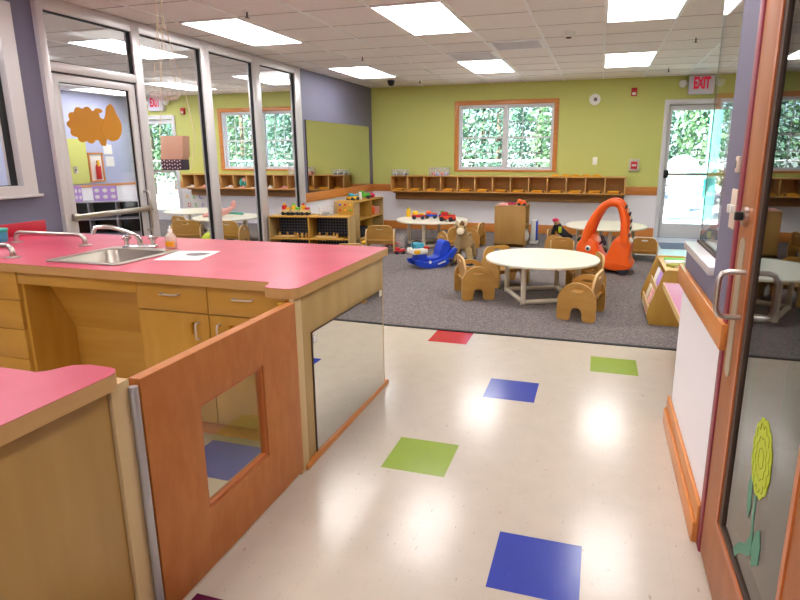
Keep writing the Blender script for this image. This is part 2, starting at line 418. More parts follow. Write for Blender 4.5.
# right wall: half wall with glass above, purple pier, red frame, wooden glazed door, and the unlit room behind
YH = 3.08; PE = 2.365; JB = 2.092
mb = MB()
mb.mi = 1; mb.box((XR, JB, 0), (XR+.18, YH, .80)); mb.mi = 0; mb.box((XR, JB, .80), (XR+.18, YH, .97)); mb.box((XR, JB, .97), (XR+.18, PE, H))
mb.box((XR, Y0, 2.14), (XR+.18, JB, H)); mb.box((XR, Y0, 0), (XR+.18, .95, 2.14))
struct(mb, 'wall_right', [PURPLE, WHITEW], smooth=False)
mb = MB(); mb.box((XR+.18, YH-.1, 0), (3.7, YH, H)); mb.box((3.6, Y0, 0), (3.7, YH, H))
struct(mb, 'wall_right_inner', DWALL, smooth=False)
mb = MB(); mb.box((XR-.02, PE, .965), (XR+.2, YH-.03, 1.0), .005); struct(mb, 'trim_2', ALU)
mb = MB(); mb.box((XR+.035, PE, 1.0), (XR+.043, 3.04, 1.012)); mb.box((XR+.054, PE, 1.0), (XR+.062, 3.04, 1.012)); struct(mb, 'trim_3', DARK)
w = bpy.data.objects.new('window_2', None); COL.objects.link(w); w['kind'] = 'structure'
MB().box((XR+.045, PE, 1.0), (XR+.052, 3.03, H)).build('pane', GLASS, w)
MB().box((XR+.0455, 3.03, 1.0), (XR+.0515, 3.032, H)).build('pane_edge', mat('glass_edge', (128, 138, 134), .3), w)
struct(MB().prism([(2.03, .78), (YH+.06, .78), (YH+.06, .87), (2.03, .87)], 0, XR-.022, XR, (), .003), 'trim_4', RAIL)
struct(MB().box((XR-.016, 2.095, 0), (XR, YH+.05, .155), .004).box((XR-.028, 2.095, 0), (XR-.014, YH+.05, .085), .006), 'baseboard_right', RAIL)
mb = MB(); mb.box((XR-.008, 2.042, 0), (XR+.19, JB, 2.2), .004); mb.box((XR-.012, .93, 2.11), (XR+.19, 2.05, 2.2), .004); mb.box((XR-.012, .85, 0), (XR+.19, .93, 2.2), .004)
struct(mb, 'trim_5', REDFRAME)
d = bpy.data.objects.new('door_2', None); COL.objects.link(d); d['kind'] = 'structure'
XD0, XD1 = XR-.004, XR+.042
mb = MB().prism(rect(.945, .012, 2.034, 2.1), 0, XD0, XD1, [rect(1.25, .25, 1.85, 1.95)], .003); mb.build('door_frame', mat('door_wood', (156, 88, 38), .5, c2=(168, 100, 48), scale=(20, 14, 4)), d)
mb = MB().prism(rect(1.245, .245, 1.853, 1.953), 0, XD0-.004, XD1+.003, [rect(1.265, .265, 1.833, 1.933)]); mb.build('glazing_bead', CHERRY_D, d)
mb = MB().prism(rect(1.265, .265, 1.833, 1.935), 0, XD0+.001, XD1-.004, [rect(1.28, .28, 1.80, 1.92)]); mb.build('gasket', DARK, d)
MB().box((XR+.004, 1.26, .26), (XR+.009, 1.84, 1.94)).build('pane', GLASS_T, d)
mb = MB(); zs = (1.075, .935); yh = 1.885
mb.tube([(XD0, yh, zs[0]), (XD0-.045, yh, zs[0]), (XD0-.062, yh, zs[0]-.006), (XD0-.07, yh, zs[0]-.024), (XD0-.07, yh, zs[1]+.024), (XD0-.062, yh, zs[1]+.006), (XD0-.045, yh, zs[1]), (XD0, yh, zs[1])], .0085, 12)
mb.build('pull_handle', STEEL, d)
mb = MB().prism(rect(1.925, .72, 1.985, 1.17, .028), 0, XD0-.004, XD0); mb.build('push_plate', mat('satin_plate', (196, 180, 156), .4, metal=.6), d)
lk = MB().cyl((XD0, 1.955, 1.235), (XD0-.012, 1.955, 1.235), .03).build('lock', STEEL, d)
MB().box((XD0-.034, 1.948, 1.222), (XD0-.01, 1.962, 1.248), .004).build('thumb_turn', BLACK, lk)

# chair rail and skirting
struct(MB().box((XL, YB-.02, .715), (-3.5, YB, .85), .003).box((.40, YB-.02, .715), (.945, YB, .85), .003), 'trim_6', RAIL)
struct(MB().box((XL, 7.70, .715), (XL+.02, YB, .85), .003), 'trim_7', RAIL)
struct(MB().box((XL, YB-.018, 0), (.94, YB, .16), .004), 'baseboard_back', RAIL)
struct(MB().box((XL, 7.67, 0), (XL+.018, YB-.02, .16), .004), 'baseboard_left', RAIL)
struct(MB().box((-9.74, YB-.02, .715), (-9.5, YB, .85), .003).box((-8.55, YB-.02, .715), (-8.2, YB, .85), .003), 'trim_8', RAIL)
struct(MB().box((-9.75, 3, .78), (-9.735, YB-.02, .83), .003), 'trim_9', RAIL)

# windows in the back wall
def dh_window(name, x0, x1, z0, z1, units, trim=.075):
    w = bpy.data.objects.new(name, None); COL.objects.link(w); w['kind'] = 'structure'
    y = YB
    mb = MB().prism(rect(x0-trim, z0-.03, x1+trim, z1+trim), 1, y-.022, y+.01, [rect(x0, z0, x1, z1)], .004); mb.build('window_trim', RAIL, w)
    mb = MB(); wd = (x1-x0)/units
    mb.prism(rect(x0, z0, x1, z1), 1, y+.0, y+.14, [rect(x0+i*wd+.03, z0+.03, x0+(i+1)*wd-.03, z1-.03) for i in range(units)])
    mb.build('window_frame', OFFW, w)
    zm = (z0+z1)/2
    for i in range(units):
        a, b = x0+i*wd+.028, x0+(i+1)*wd-.028
        for lo, hi, yy in ((z0+.028, zm+.014, y+.05), (zm-.014, z1-.028, y+.075)):
            s = MB().prism(rect(a, lo, b, hi), 1, yy, yy+.025, [rect(a+.025, lo+.025, b-.025, hi-.025)]).build('sash', OFFW, w)
            mb = MB()
            for k in (1, 2):
                xx = a+.025+(b-a-.05)*k/3; mb.box((xx-.006, yy+.004, lo+.02), (xx+.006, yy+.018, hi-.02))
            zz = (lo+hi)/2; mb.box((a+.02, yy+.004, zz-.006), (b-.02, yy+.018, zz+.006))
            mb.build('muntin', OFFW, s)
            MB().box((a+.02, yy+.009, lo+.02), (b-.02, yy+.013, hi-.02)).build('pane', GLASS, s)
dh_window('window_3', *WIN, 2)
dh_window('window_4', *NW1, 1); dh_window('window_5', *NW2, 1)
def glazed_door(name, x0, x1, z1):
    d = bpy.data.objects.new(name, None); COL.objects.link(d); d['kind'] = 'structure'
    MB().prism([(x0-.07, 0), (x0, 0), (x0, z1), (x1, z1), (x1, 0), (x1+.07, 0), (x1+.07, z1+.08), (x0-.07, z1+.08)], 1, YB-.03, YB+.12, (), .004).build('frame', OFFW, d)
    MB().prism(rect(x0+.005, .02, x1-.005, z1-.005), 1, YB+.03, YB+.075, [rect(x0+.06, .24, x1-.06, z1-.09)], .003).build('door_frame', OFFW, d)
    MB().box((x0+.05, YB+.05, .23), (x1-.05, YB+.056, z1-.08)).build('pane', GLASS, d)
    b = MB().box((x0+.03, YB-.03, 1.04), (x1-.03, YB+.0, 1.085), .006).build('push_bar', STEEL, d)
    MB().box((x0+.0, YB-.045, 1.0), (x0+.075, YB+.03, 1.13), .008).build('latch_box', BLACK, b)
glazed_door('door_3', *DOOR[:2], DOOR[3]); glazed_door('door_4', *ND[:2], ND[3])

# ------------------------------------------------------------------ ceiling fittings
def ceil_light(kx, ky, label, x=None, y=None, ref=[]):
    x = GX+kx*PX if x is None else x; y = GY+ky*PY if y is None else y
    if not ref:
        o = thing('ceiling_light', label, 'ceiling light', (x, y, H))
        MB().prism(rect(.006, .006, PX-.006, 2*PY-.006), 2, -.012, .0, [rect(.024, .024, PX-.024, 2*PY-.024)]).build('frame', TBAR, o)
        MB().box((.022, .022, -.014), (PX-.022, 2*PY-.022, -.002), .001).build('diffuser', DIFF, o)
        ref.append(o)
    else:
        o = dup(ref[0], (x, y, H), 0, label)
    o['group'] = 'ceiling light panels'
    return o
for kx, xs in ((-6, 'above the pink sink counter side'), (-3, 'in the middle column of the room'), (0, 'in the column toward the exit door')):
    for ky, ys in ((-7, 'nearest light'), (-2, 'middle light'), (3, 'farthest light')):
        ceil_light(kx, ky, f'bright ceiling panel {xs}, {ys} of three')
for kx, xs in ((-6, 'left'), (-3, 'middle'), (0, 'right')):  # extra unseen row, added to light the cabinet fronts and knee space
    ceil_light(kx, -12, f'ceiling panel added unseen behind the viewer, {xs} column')
ceil_light(2, -2, 'bright ceiling panel cut by the glass pane edge near the purple pier')
for x, y, l in ((-5.52, 5.15, 'bright ceiling panel just behind the glazed partition, seen over the door'), (-7.47, 8.4, 'bright ceiling panel behind the partition near the neighbour exit sign'), (-5.52, 8.1, 'bright ceiling panel behind the partition above the neighbour windows'), (-7.47, 5.15, 'bright ceiling panel seen through the glazed partition door top'), (-5.52, 2.0, 'bright ceiling panel behind the near window by the partition'), (-9.3, 6.6, 'bright ceiling panel along the far purple wall next door'), (-9.4, 3.9, 'added ceiling panel brightening the nearer part of the purple wall next door'), (-9.4, 8.7, 'added ceiling panel brightening the far corner next door')):
    ceil_light(0, 0, l, x, y)  # last two panels are added to brighten the dim left end
def sprinkler(x, y, label, ref=[]):
    if not ref:
        o = thing('fire_sprinkler', label, 'sprinkler', (x, y, H), 0, 'ceiling sprinklers')
        MB().cyl((0, 0, -.008), (0, 0, 0), .035).build('escutcheon', TBAR, o)
        MB().cyl((0, 0, -.05), (0, 0, -.006), .008).cyl((0, 0, -.055), (0, 0, -.05), .02).build('head', mat('sprinkler_metal', (120, 100, 90), .4, metal=.6), o)
        ref.append(o)
    else: o = dup(ref[0], (x, y, H), 0, label)
for x, y, l in ((-2.93, 4.6, 'sprinkler head beside the nearest left ceiling light'), (-2.9, 7.06, 'sprinkler head just before the far left ceiling light'), (.89, 7.06, 'sprinkler head right of the far right ceiling light'), (.87, 9.45, 'sprinkler head in front of the exit sign'), (-2.93, 9.6, 'sprinkler head close to the green back wall')):
    sprinkler(x, y, l)
o = thing('security_camera', 'small black dome camera on the ceiling near the green corner', 'camera', (-3.4, 9.5, H))
MB().cyl((0, 0, -.03), (0, 0, 0), .06).build('base', BLACK, o); MB().ball((0, 0, -.04), (.055, .055, .05)).build('dome', BLACK, o)
o = thing('smoke_detector', 'round white smoke detector on the ceiling above the window', 'smoke detector', (-.375, 6.36, H))
MB().lathe([(.065, 0), (.065, -.02), (.05, -.045), (.03, -.05)]).build('base', WHITE, o); MB().lathe([(.028, -.046), (.028, -.058), (.015, -.062)]).build('sensor_cap', DARK, o)
for x0, y0, x1, y1, l in ((-1.27, 6.62, -.66, 7.2, 'pale square air return grille among the ceiling tiles'), (-1.9, 7.2, -1.28, 7.8, 'dull grey air vent just before the far middle ceiling light')):
    o = thing('ceiling_vent', l, 'air vent', (x0, y0, H))
    MB().prism(rect(.01, .01, x1-x0-.01, y1-y0-.01), 2, -.008, 0, [rect(.05, .05, x1-x0-.05, y1-y0-.05)]).build('frame', TBAR, o)
    mb = MB()
    for k in range(12):
        yy = .06+k*(y1-y0-.12)/11; mb.box((.05, yy-.012, -.007), (x1-x0-.05, yy+.008, -.003), rot=Matrix.Rotation(.12, 3, 'X'))
    mb.build('grille', mat('vent_metal', (238, 238, 244), .5), o)
def exit_sign(x, label):
    o = thing('exit_sign', label, 'exit sign', (x, YB-.05, 2.435))
    MB().box((-.185, -.03, -.13), (.185, .05, .15), .008).build('housing', mat('sign_white', (226, 220, 232), .5), o)
    text_mesh('EXIT', .235, 'lettering', mat('sign_red', (220, 30, 70), .5, emit=.15), o, Matrix.Translation((0, -.033, .03)) @ Matrix.Rotation(PI/2, 4, 'X') @ Matrix.Diagonal((.5, 1.0, 1, 1)), bold=.010)
    for s in (-1, 1):
        l = MB().cyl((s*.2, 0, .03), (s*.26, -.02, .03), .02).lathe([(.03, 0), (.055, .03), (.06, .08), (.05, .1)], (s*.27, -.02, -.02)).build('emergency_lamp', WHITE, o)
    return o
exit_sign(1.455, 'white exit sign with red letters above the glazed exit door')
exit_sign(-8.95, 'white exit sign in the room behind the glazed partition')
def strobe(x, z, label):
    o = thing('fire_alarm_strobe', label, 'alarm strobe', (x, YB, z))
    MB().box((-.045, -.045, -.065), (.045, 0, .065), .006).build('housing', RED, o)
    MB().box((-.028, -.06, -.05), (.028, -.04, -.01), .006).build('lens', WHITE, o)
strobe(.467, 2.375, 'red fire alarm strobe high on the green wall left of the exit sign')
strobe(-8.32, 2.29, 'red fire alarm strobe on the green wall behind the partition')
o = thing('wall_bell', 'round white fixture high on the green wall right of the window', 'wall fixture', (-.14, YB, 2.275))
mb = MB(); mb.cyl((0, -.04, 0), (0, 0, 0), .09, n=32); mb.build('housing', WHITE, o)
MB().cyl((.01, -.055, .0), (.01, -.04, .0), .03).build('centre_cap', GREY, o)
o = thing('fire_alarm_pull_station', 'red pull station in a clear cover beside the exit door', 'fire alarm', (.55, YB, 1.21))
MB().box((-.08, -.05, -.1), (.08, 0, .1), .006).build('cover', mat('grey_cover', (206, 196, 176), .4), o)
MB().box((-.05, -.058, -.065), (.05, -.04, .055), .006).build('pull_box', RED, o); MB().box((-.035, -.066, -.02), (.035, -.05, .01), .004).build('handle', WHITE, o)
o = thing('light_switch', 'small white switch plate on the green wall under the round fixture', 'switch', (-.08, YB, 1.275))
MB().box((-.037, -.008, -.06), (.037, 0, .06), .003).build('plate', WHITE, o); MB().box((-.008, -.018, -.014), (.008, -.006, .014), .002).build('toggle', WHITE, o)
o = thing('light_switch', 'cream double switch plate on the purple pier by the wooden door', 'switch', (XR, 2.14, 1.24))
MB().box((-.008, -.04, -.065), (0, .04, .065), .003).build('plate', mat('cream_plate', (222, 200, 180), .5), o)
for yy in (-.022, .022): MB().box((-.02, yy-.006, -.014), (-.006, yy+.006, .014), .002).build('toggle', WHITE, o)
o = thing('thermostat', 'small cream thermostat above the switch on the purple pier', 'thermostat', (XR, 2.14, 1.385))
MB().box((-.012, -.02, -.026), (0, .02, .026), .004).build('housing', mat('cream_plate', (222, 200, 180), .5), o); MB().box((-.014, .0, -.012), (-.010, .014, .012), .001).build('dial', GREY, o)

# wall mirror on the purple wall
o = thing('wall_mirror', 'large frameless mirror on the purple wall reflecting the green wall', 'mirror', (XL, 7.82, .855))
MB().box((.002, 0, 0), (.010, 2.44, 1.045)).build('mirror_glass', MIRROR, o)
mb = MB(); mb.box((0, -.012, -.004), (.014, 0, 1.05)); mb.build('edge_strip', DARK, o)

# ------------------------------------------------------------------ wall cubbies
def cubby(x0, x1, n, name, label):
    o = thing(name, label, 'cubby shelf', (x0, YB-.012, .73))
    W = x1-x0; D = .33; h = .29; t = .018
    mb = MB(); mb.box((0, -D, 0), (W, 0, t), .002); mb.box((0, -D, h-t), (W, 0, h), .002); mb.build('shelf_board', CUBBY, o)
    MB().box((0, -.012, t), (W, -.001, h-t)).build('back_panel', CUBBY, o)
    for i in range(n+1):
        x = (W-t)*i/n; MB().box((x, -D, t), (x+t, -.012, h-t), .002).build('divider', mat('cubby_edge', (222, 172, 104), .45), o)
    MB().box((0, -.06, -.155), (W, -.006, -.035), .003).box((0, -.17, -.035), (W, -.006, 0)).build('support_cleat', mat('cleat_wood', (170, 122, 70), .5), o)
    return W/n
CX0, CX1 = -3.66, .43
pit = cubby(CX0, CX1, 13, 'wall_cubby', 'long wooden wall cubby with thirteen bays under the window')
ords = ['first', 'second', 'third', 'fourth', 'fifth', 'sixth', 'seventh', 'eighth', 'ninth', 'tenth', 'eleventh', 'twelfth', 'last']
for i in range(13):
    x = CX0+pit*(i+.5)+rnd.uniform(-.01, .01)
    mb = MB(); w = .12
    mb.box((-w, -.10, .0), (w, .08, .02), .008); mb.box((-w+.01, -.11, .018), (w*.6, .07, .04), .009, rot=Matrix.Rotation(rnd.uniform(-.1, .1), 3, 'Z')); mb.mi = 1
    mb.box((w-.055, -.118, .004), (w-.02, -.1, .03), .004)
    single(mb, 'folded_mat', [YFABRIC, DARKW], f'golden folded cloth lying in the {ords[i]} wall cubby bay from the left', 'folded cloth', 'golden cloths in the wall cubbies', (x, YB-.2, .748))
def tub(name, x, label, col, w, h, z):
    o = thing(name, label, 'storage bin', (x, YB-.17, z))
    mb = MB().prism(rect(-w/2, -.1, w/2, .1, .015), 2, 0, .004).prism(rect(-w/2, -.1, w/2, .1, .015), 2, .0042, h, [rect(-w/2+.004, -.096, w/2-.004, .096, .013)])
    mb.build('tub', TUB, o)
    MB().prism(rect(-w/2-.008, -.108, w/2+.008, .108, .02), 2, h-.006, h+.004, [rect(-w/2+.006, -.094, w/2-.006, .094, .015)]).build('rim', TUB, o)
    return o
def bits(cx, cy, z, w, d, mats, n, label, cat, group):
    for k in range(n):
        a = k/(n-1)*2-1 if n > 1 else 0
        m = mats[k % len(mats)]
        mb = MB()
        r = rnd.uniform(.022, .03)
        if k % 3 == 0: mb.box((-r, -r, 0), (r, r, 1.6*r), .006)
        elif k % 3 == 1: mb.lathe([(r*.9, 0), (r, .4*r), (r, 1.5*r), (r*.6, 1.9*r)], n=14)
        else: mb.ball((0, 0, r), (r, r*1.1, r))
        single(mb, 'toy_block', m[1], label.format(c=m[0], k=ords[k]), cat, group, (cx+a*w/2*.8, cy+rnd.uniform(-.3, .3)*d, z), rnd.uniform(0, 3))
tub('storage_bin', -3.52+.0, 'clear plastic bin of dark toys at the left end of the wall cubby', None, .30, .10, 1.02)
bits(-3.52, YB-.17, 1.025, .26, .12, [('grey', GREY), ('white', WHITE), ('dark', NAVYF), ('green', mat('sage', (120, 150, 110), .5))], 7, 'small {c} toy in the left clear bin, {k} from its left', 'toy', 'toys in the left clear bin')
tub('storage_bin', -2.77, 'clear plastic bin of red and blue toys left of the window', None, .36, .14, 1.02)
bits(-2.77, YB-.17, 1.025, .32, .12, [('red', RED), ('orange', ORANGE), ('blue', mat('soft_blue', (120, 140, 210), .5)), ('lilac', PURPLEP)], 8, 'small {c} toy in the bin left of the window, {k} from its left', 'toy', 'toys in the right clear bin')
for k in range(5):
    mb = MB(); mb.box((-.075, -.07, 0), (.075, .07, .018), .008); mb.box((-.06, -.06, .016), (.05, .06, .034), .008)
    single(mb, 'folded_cloth', YFABRIC, f'golden folded cloth on top of the wall cubby, {ords[k]} of five from the left', 'folded cloth', 'golden cloths on the wall cubby', (-.71+k*.17, YB-.18+.02*(k % 2), 1.02), rnd.uniform(-.2, .2))
# neighbour's cubby
pit2 = cubby(-8.25, -4.25, 13, 'wall_cubby', 'long wooden wall cubby seen through the glazed partition')
for i in range(12):
    x = -8.25+pit2*(i+.5)
    mb = MB(); mb.box((-.1, -.08, 0), (.08, .06, .02), .008); mb.ball((.03, -.05, .03), (.05, .04, .025), 12)
    m, c = [(PAPER, 'white'), (PINKF, 'pink'), (PAPER, 'white')][i % 3]
    single(mb, 'folded_cloth', m, f'{c} folded cloth in the {ords[i]} cubby bay from the left behind the partition', 'folded cloth', 'cloths in the neighbour cubbies', (x, YB-.2, .748))
mb = MB(); mb.ball((0, 0, .09), (.06, .05, .09), 14); mb.ball((.09, 0, .07), (.05, .05, .07), 14)
mb.mi = 1; mb.ball((.07, -.02, .14), (.05, .04, .05), 12)
single(mb, 'stuffed_toy', [TEAL, PINKF], 'teal and pink soft toy in a neighbour cubby bay', 'soft toy', None, (-8.25+pit2*4.45, YB-.24, .77))
tub('storage_bin', -5.6, 'clear plastic bin on the neighbour cubby below its window', None, .42, .14, 1.02)

# ------------------------------------------------------------------ sink island
ZT = .87; XE = -1.19
XI = -3.90
ISO = [(XI, 3.24), (XI, 2.215), (-1.385, 2.185), (-1.365, 2.175), (-1.35, 2.135)] + arc((-1.30, 2.12), (.05, .035), PI, 1.5*PI, 4)[1:] + arc((XE-.055, 2.085+.055), .055, -PI/2, 0, 6) + arc((XE-.02, 3.22), .02, 0, PI/2, 3)
HOLE = rect(-2.80, 2.315, -2.34, 2.76, .05)
o = thing('worktop', 'pink laminate worktop with wooden edge holding the steel sink', 'countertop', (0, 0, ZT))
MB().prism(ISO, 2, -.0012, 0, [HOLE]).build('laminate_top', PINK, o)
MB().prism(ISO, 2, -.045, -.0012, [HOLE]).build('edge_band', EDGE, o)
single(MB().box((XI, 2.3, ZT), (XI+.02, 3.24, ZT+.088), .003), 'side_splash', PINK_DIM, 'splash board, redder for dim light, standing at the wall end of the pink worktop', 'splashback')
# sink
o = thing('sink', 'stainless steel sink set into the pink worktop', 'sink', (-2.57, 2.54, ZT))
MB().prism(rect(-.25, -.245, .25, .255, .05), 2, .0, .006, [rect(-.205, -.205, .205, .185, .05)], .002).build('rim', SINKST, o)
mb = MB(); a = rect(-.207, -.207, .207, .187, .05, 5); b = rect(-.18, -.18, .18, .16, .06, 5); c = [(q[0]*.97, q[1]*.97) for q in b]
rings = [[mb.bm.verts.new((q[0], q[1], z)) for q in L] for L, z in ((a, .004), (b, -.095), (c, -.105))]
for A, B in zip(rings, rings[1:]):
    for k in range(len(A)): mb.bm.faces.new((A[k], A[(k+1) % len(A)], B[(k+1) % len(A)], B[k]))
mb.bm.faces.new(rings[-1]); mb.build('basin', SINKST, o)
MB().lathe([(.042, -.104), (.04, -.099), (.02, -.103)], (0, 0, 0)).build('drain', CHROME, o)
# faucet
o = thing('faucet', 'chrome two-handle faucet with long curved spout behind the sink', 'faucet', (-2.63, 2.80, ZT), .35)
MB().box((-.10, -.025, 0), (.10, .025, .022), .008).build('base_plate', CHROME, o)
mb = MB(); pts = [(0, 0, .02), (0, 0, .05), (-.012, -.005, .075)]
for k in range(10):
    t = k/9; pts.append((-.02-.20*t, -.01-.06*t, .085+.055*math.sin(t*PI*.62)))
pts.append((-.232, -.073, .112)); pts.append((-.236, -.075, .098))
mb.tube(pts, [.016, .016, .014]+[.0115]*9+[.0115, .014, .014], 12); mb.build('spout', CHROME, o)
for s in (-1, 1):
    h = MB().cyl((s*.078, 0, .02), (s*.078, 0, .05), .015).build('valve', CHROME, o)
    mb = MB()
    mb.lathe([(.012, .048), (.02, .054), (.021, .072), (.014, .08)], (s*.078, 0, 0))
    for k in range(4): mb.box((s*.078-.027, -.006, .056), (s*.078+.027, .006, .070), .004, rot=Matrix.Rotation(k*PI/2+.4, 3, 'Z'))
    mb.build('handle', CHROME, h)
# soap bottle and paper
o = thing('soap_bottle', 'clear soap bottle with amber liquid beside the faucet', 'bottle', (-2.455, 2.86, ZT))
MB().lathe([(.031, 0), (.033, .005), (.033, .045), (.031, .075), (.018, .09), (.012, .098)], n=24).build('bottle', mat('frosted', (238, 230, 214), .25, alpha=.4), o)
MB().lathe([(.029, .003), (.030, .008), (.030, .04), (.029, .042)], n=24).build('soap_liquid', mat('amber', (226, 160, 30), .25), o)
MB().prism([(p[0], p[1]) for p in arc((0, 0), .0336, -2.5, -.4, 10)]+[(p[0], p[1]) for p in arc((0, 0), .0326, -.4, -2.5, 10)], 2, .012, .045).build('amber_label', mat('amber', (226, 160, 30), .25), o)
MB().cyl((0, 0, .096), (0, 0, .115), .012).cyl((0, 0, .112), (0, 0, .135), .005).build('cap', WHITE, o)
o = thing('paper_sheet', 'white paper sheet with a grey printed picture on the pink worktop', 'paper', (-2.175, 2.66, ZT), .25)
MB().box((-.125, -.15, .0005), (.125, .15, .002)).build('sheet', PAPER, o)
MB().prism([(-.02, .0), (.05, -.02), (.09, .01), (.1, .07), (.03, .09), (-.03, .06)], 2, .002, .0024).build('printed_picture', GREY, o)
# grab bars
def grab_bar(pa, pb, label):
    o = thing('grab_bar', label, 'grab bar', (*pa, ZT)); dx, dy = pb[0]-pa[0], pb[1]-pa[1]
    pts = [(0, 0, .0), (0, 0, .03)]
    u = Vector((dx, dy, 0)); L = u.length; u.normalize()
    for k in range(5):
        a = k/4*PI/2; pts.append(tuple(u*(.04*(1-math.cos(a)))+Vector((0, 0, .03+.035*math.sin(a)))))
    for k in range(5):
        a = PI/2-k/4*PI/2; pts.append(tuple(u*(L-.04*(1-math.cos(a)))+Vector((0, 0, .03+.035*math.sin(a)))))
    pts += [(dx, dy, .03), (dx, dy, 0)]
    MB().tube(pts, .0145, 14).build('bar', STEEL, o)
    for q in ((0, 0), (dx, dy)): MB().lathe([(.038, 0), (.038, .004), (.025, .009)], (*q, 0)).build('flange', STEEL, o)
grab_bar((-3.60, 2.78), (-3.045, 2.79), 'steel grab bar lying behind the sink toward the purple wall')
grab_bar((-3.62, 2.33), (-3.075, 2.34), 'steel grab bar at the front left of the sink worktop')
o = thing('plastic_tub', 'teal plastic tub on the pink worktop at the photo edge', 'tub', (-3.735, 2.76, ZT))
MB().lathe([(.05, 0), (.055, .01), (.06, .07)], n=24).build('tub', CYAN, o); MB().lathe([(.063, .068), (.064, .082), (.058, .088)], n=24).build('lid', TEAL, o)

# island cabinets (front plane YF)
YF = 2.262; ZB = ZT-.046
def handle_mb(p, q, out=.028):
    mb = MB(); mb.tube([p, (p[0], p[1]-out*.8, p[2]), lerp((p[0], p[1]-out, p[2]), (q[0], q[1]-out, q[2]), .1), lerp((p[0], p[1]-out, p[2]), (q[0], q[1]-out, q[2]), .9), (q[0], q[1]-out*.8, q[2]), q], .005, 8); return mb
def drawer_front(par, x0, x1, z0, z1, hx=None, hw=.10):
    d = MB().box((x0+.002, YF-.02, z0+.002), (x1-.002, YF, z1-.002), .002).build('drawer', MAPLE_H, par)
    hx = (x0+x1)/2 if hx is None else hx; z = (z0+z1)/2+.02
    handle_mb((hx-hw/2, YF-.02, z), (hx+hw/2, YF-.02, z)).build('handle', SATIN, d)
o = thing('drawer_cabinet', 'maple four-drawer unit at the left of the sink knee space', 'cabinet')
MB().box((-3.88, YF, .10), (-2.952, 3.19, ZB), .002).box((-3.88, YF+.06, 0), (-2.97, 3.15, .1)).build('body', MAPLE, o)
for z0, z1 in ((.105, .32), (.32, .49), (.49, .655), (.655, .82)): drawer_front(o, -3.52, -2.952, z0, z1)
for z0, z1 in ((.105, .32), (.32, .49), (.49, .655), (.655, .82)): drawer_front(o, -3.87, -3.52, z0, z1)
o = thing('sink_cabinet', 'open maple knee space with slanted panel below the sink', 'sink cabinet')
MB().box((-2.948, YF-.018, .752), (-2.165, YF, ZB), .002).build('apron', MAPLE_H, o)
MB().box((-2.948, YF, 0), (-2.93, 3.19, ZB)).build('side_panel', MAPLE, o)
MB().box((-2.183, YF, 0), (-2.165, 3.19, ZB)).build('side_panel', MAPLE, o)
MB().prism([(2.395, .750), (2.41, .755), (2.555, .436), (2.54, .430)], 0, -2.93, -2.183).build('slanted_panel', MAPLE_H, o)
MB().box((-2.93, 2.54, 0), (-2.183, 2.558, .436)).build('back_panel', MAPLE_H, o)
MB().box((-2.93, YF, .748), (-2.183, 2.41, .754)).build('soffit', MAPLE_H, o)
o = thing('base_cabinet', 'maple cabinet with two drawers and two doors beside the gate', 'cabinet')
MB().box((-2.163, YF, .10), (-1.25, 3.19, ZB), .002).build('body', MAPLE, o)
MB().box((-2.163, YF+.05, 0), (-1.25, 3.15, .1)).build('plinth', RAIL, o)
drawer_front(o, -2.163, -1.752, .675, .815); drawer_front(o, -1.75, -1.345, .675, .815)
for x0, x1, hx in ((-2.163, -1.752, -1.81), (-1.75, -1.345, -1.69)):
    d = MB().box((x0+.002, YF-.02, .105), (x1-.002, YF, .671), .002).build('door', MAPLE, o)
    handle_mb((hx, YF-.02, .55), (hx, YF-.02, .63)).build('handle', SATIN, d)
    if hx < -1.8:
        k = MB().cyl((hx-.035, YF-.028, .62), (hx-.035, YF-.02, .62), .01).box((hx-.04, YF-.034, .57), (hx-.03, YF-.03, .62), .002).build('lock_key', BRASS, d)
    else: MB().cyl((hx+.06, YF-.028, .62), (hx+.06, YF-.02, .62), .012).build('lock', BRASS, d)
MB().box((-1.343, YF-.018, .1), (-1.25, YF, ZB), .002).build('filler_strip', MAPLE, o)
# end panel with mirror
o = thing('end_panel', 'pale maple end panel of the sink island behind the gate', 'panel')
MB().box((-1.248, 2.10, .0), (-1.218, 3.20, ZB), .002).build('panel', PANEL, o)
MB().box((-1.252, 2.092, .0), (-1.206, 2.165, ZB), .003).build('corner_post', mat('post_wood', (206, 178, 128), .45, c2=(214, 186, 138), scale=(9, 9, 2)), o)
MB().box((-1.218, 2.13, .0), (-1.196, 3.215, .028), .005).build('base_strip', RAIL, o)
o = thing('low_mirror', 'low frameless mirror fixed on the island end reflecting the tiles', 'mirror', (-1.2165, 2.262, .03), -.013)
MB().box((0, 0, 0), (.006, .872, .595)).build('mirror_glass', MIRROR, o)
MB().prism(rect(-.006, -.004, .876, .599), 0, -.0005, .004, [rect(.001, .001, .871, .594)]).build('edge', DARK, o)
for y, z in ((.02, .56), (.845, .585)): MB().box((0, y-.016, z-.02), (.010, y+.016, z+.016), .003).build('clip', WHITE, o)

# ------------------------------------------------------------------ gate
o = thing('half_gate', 'low reddish wooden gate with a see-through window between the two counters', 'gate', (-1.21, 0, 0))
MB().prism(rect(1.207, .035, 2.083, .815), 0, -.02, .02, [rect(1.44, .25, 1.818, .632)], .003).build('gate_panel', CHERRY, o)
MB().prism(rect(1.439, .249, 1.819, .633), 0, -.013, .013, [rect(1.453, .263, 1.805, .619)], .002).build('window_trim', CHERRY_D, o)
MB().box((-.003, 1.45, .255), (.003, 1.81, .615)).build('pane', PLEXI, o)
for z in (.80, .15):
    MB().box((-.045, 2.04, z-.04), (-.02, 2.10, z+.02), .004).cyl((-.02, 2.088, z-.04), (-.02, 2.088, z+.024), .008).build('hinge', BRASS, o)

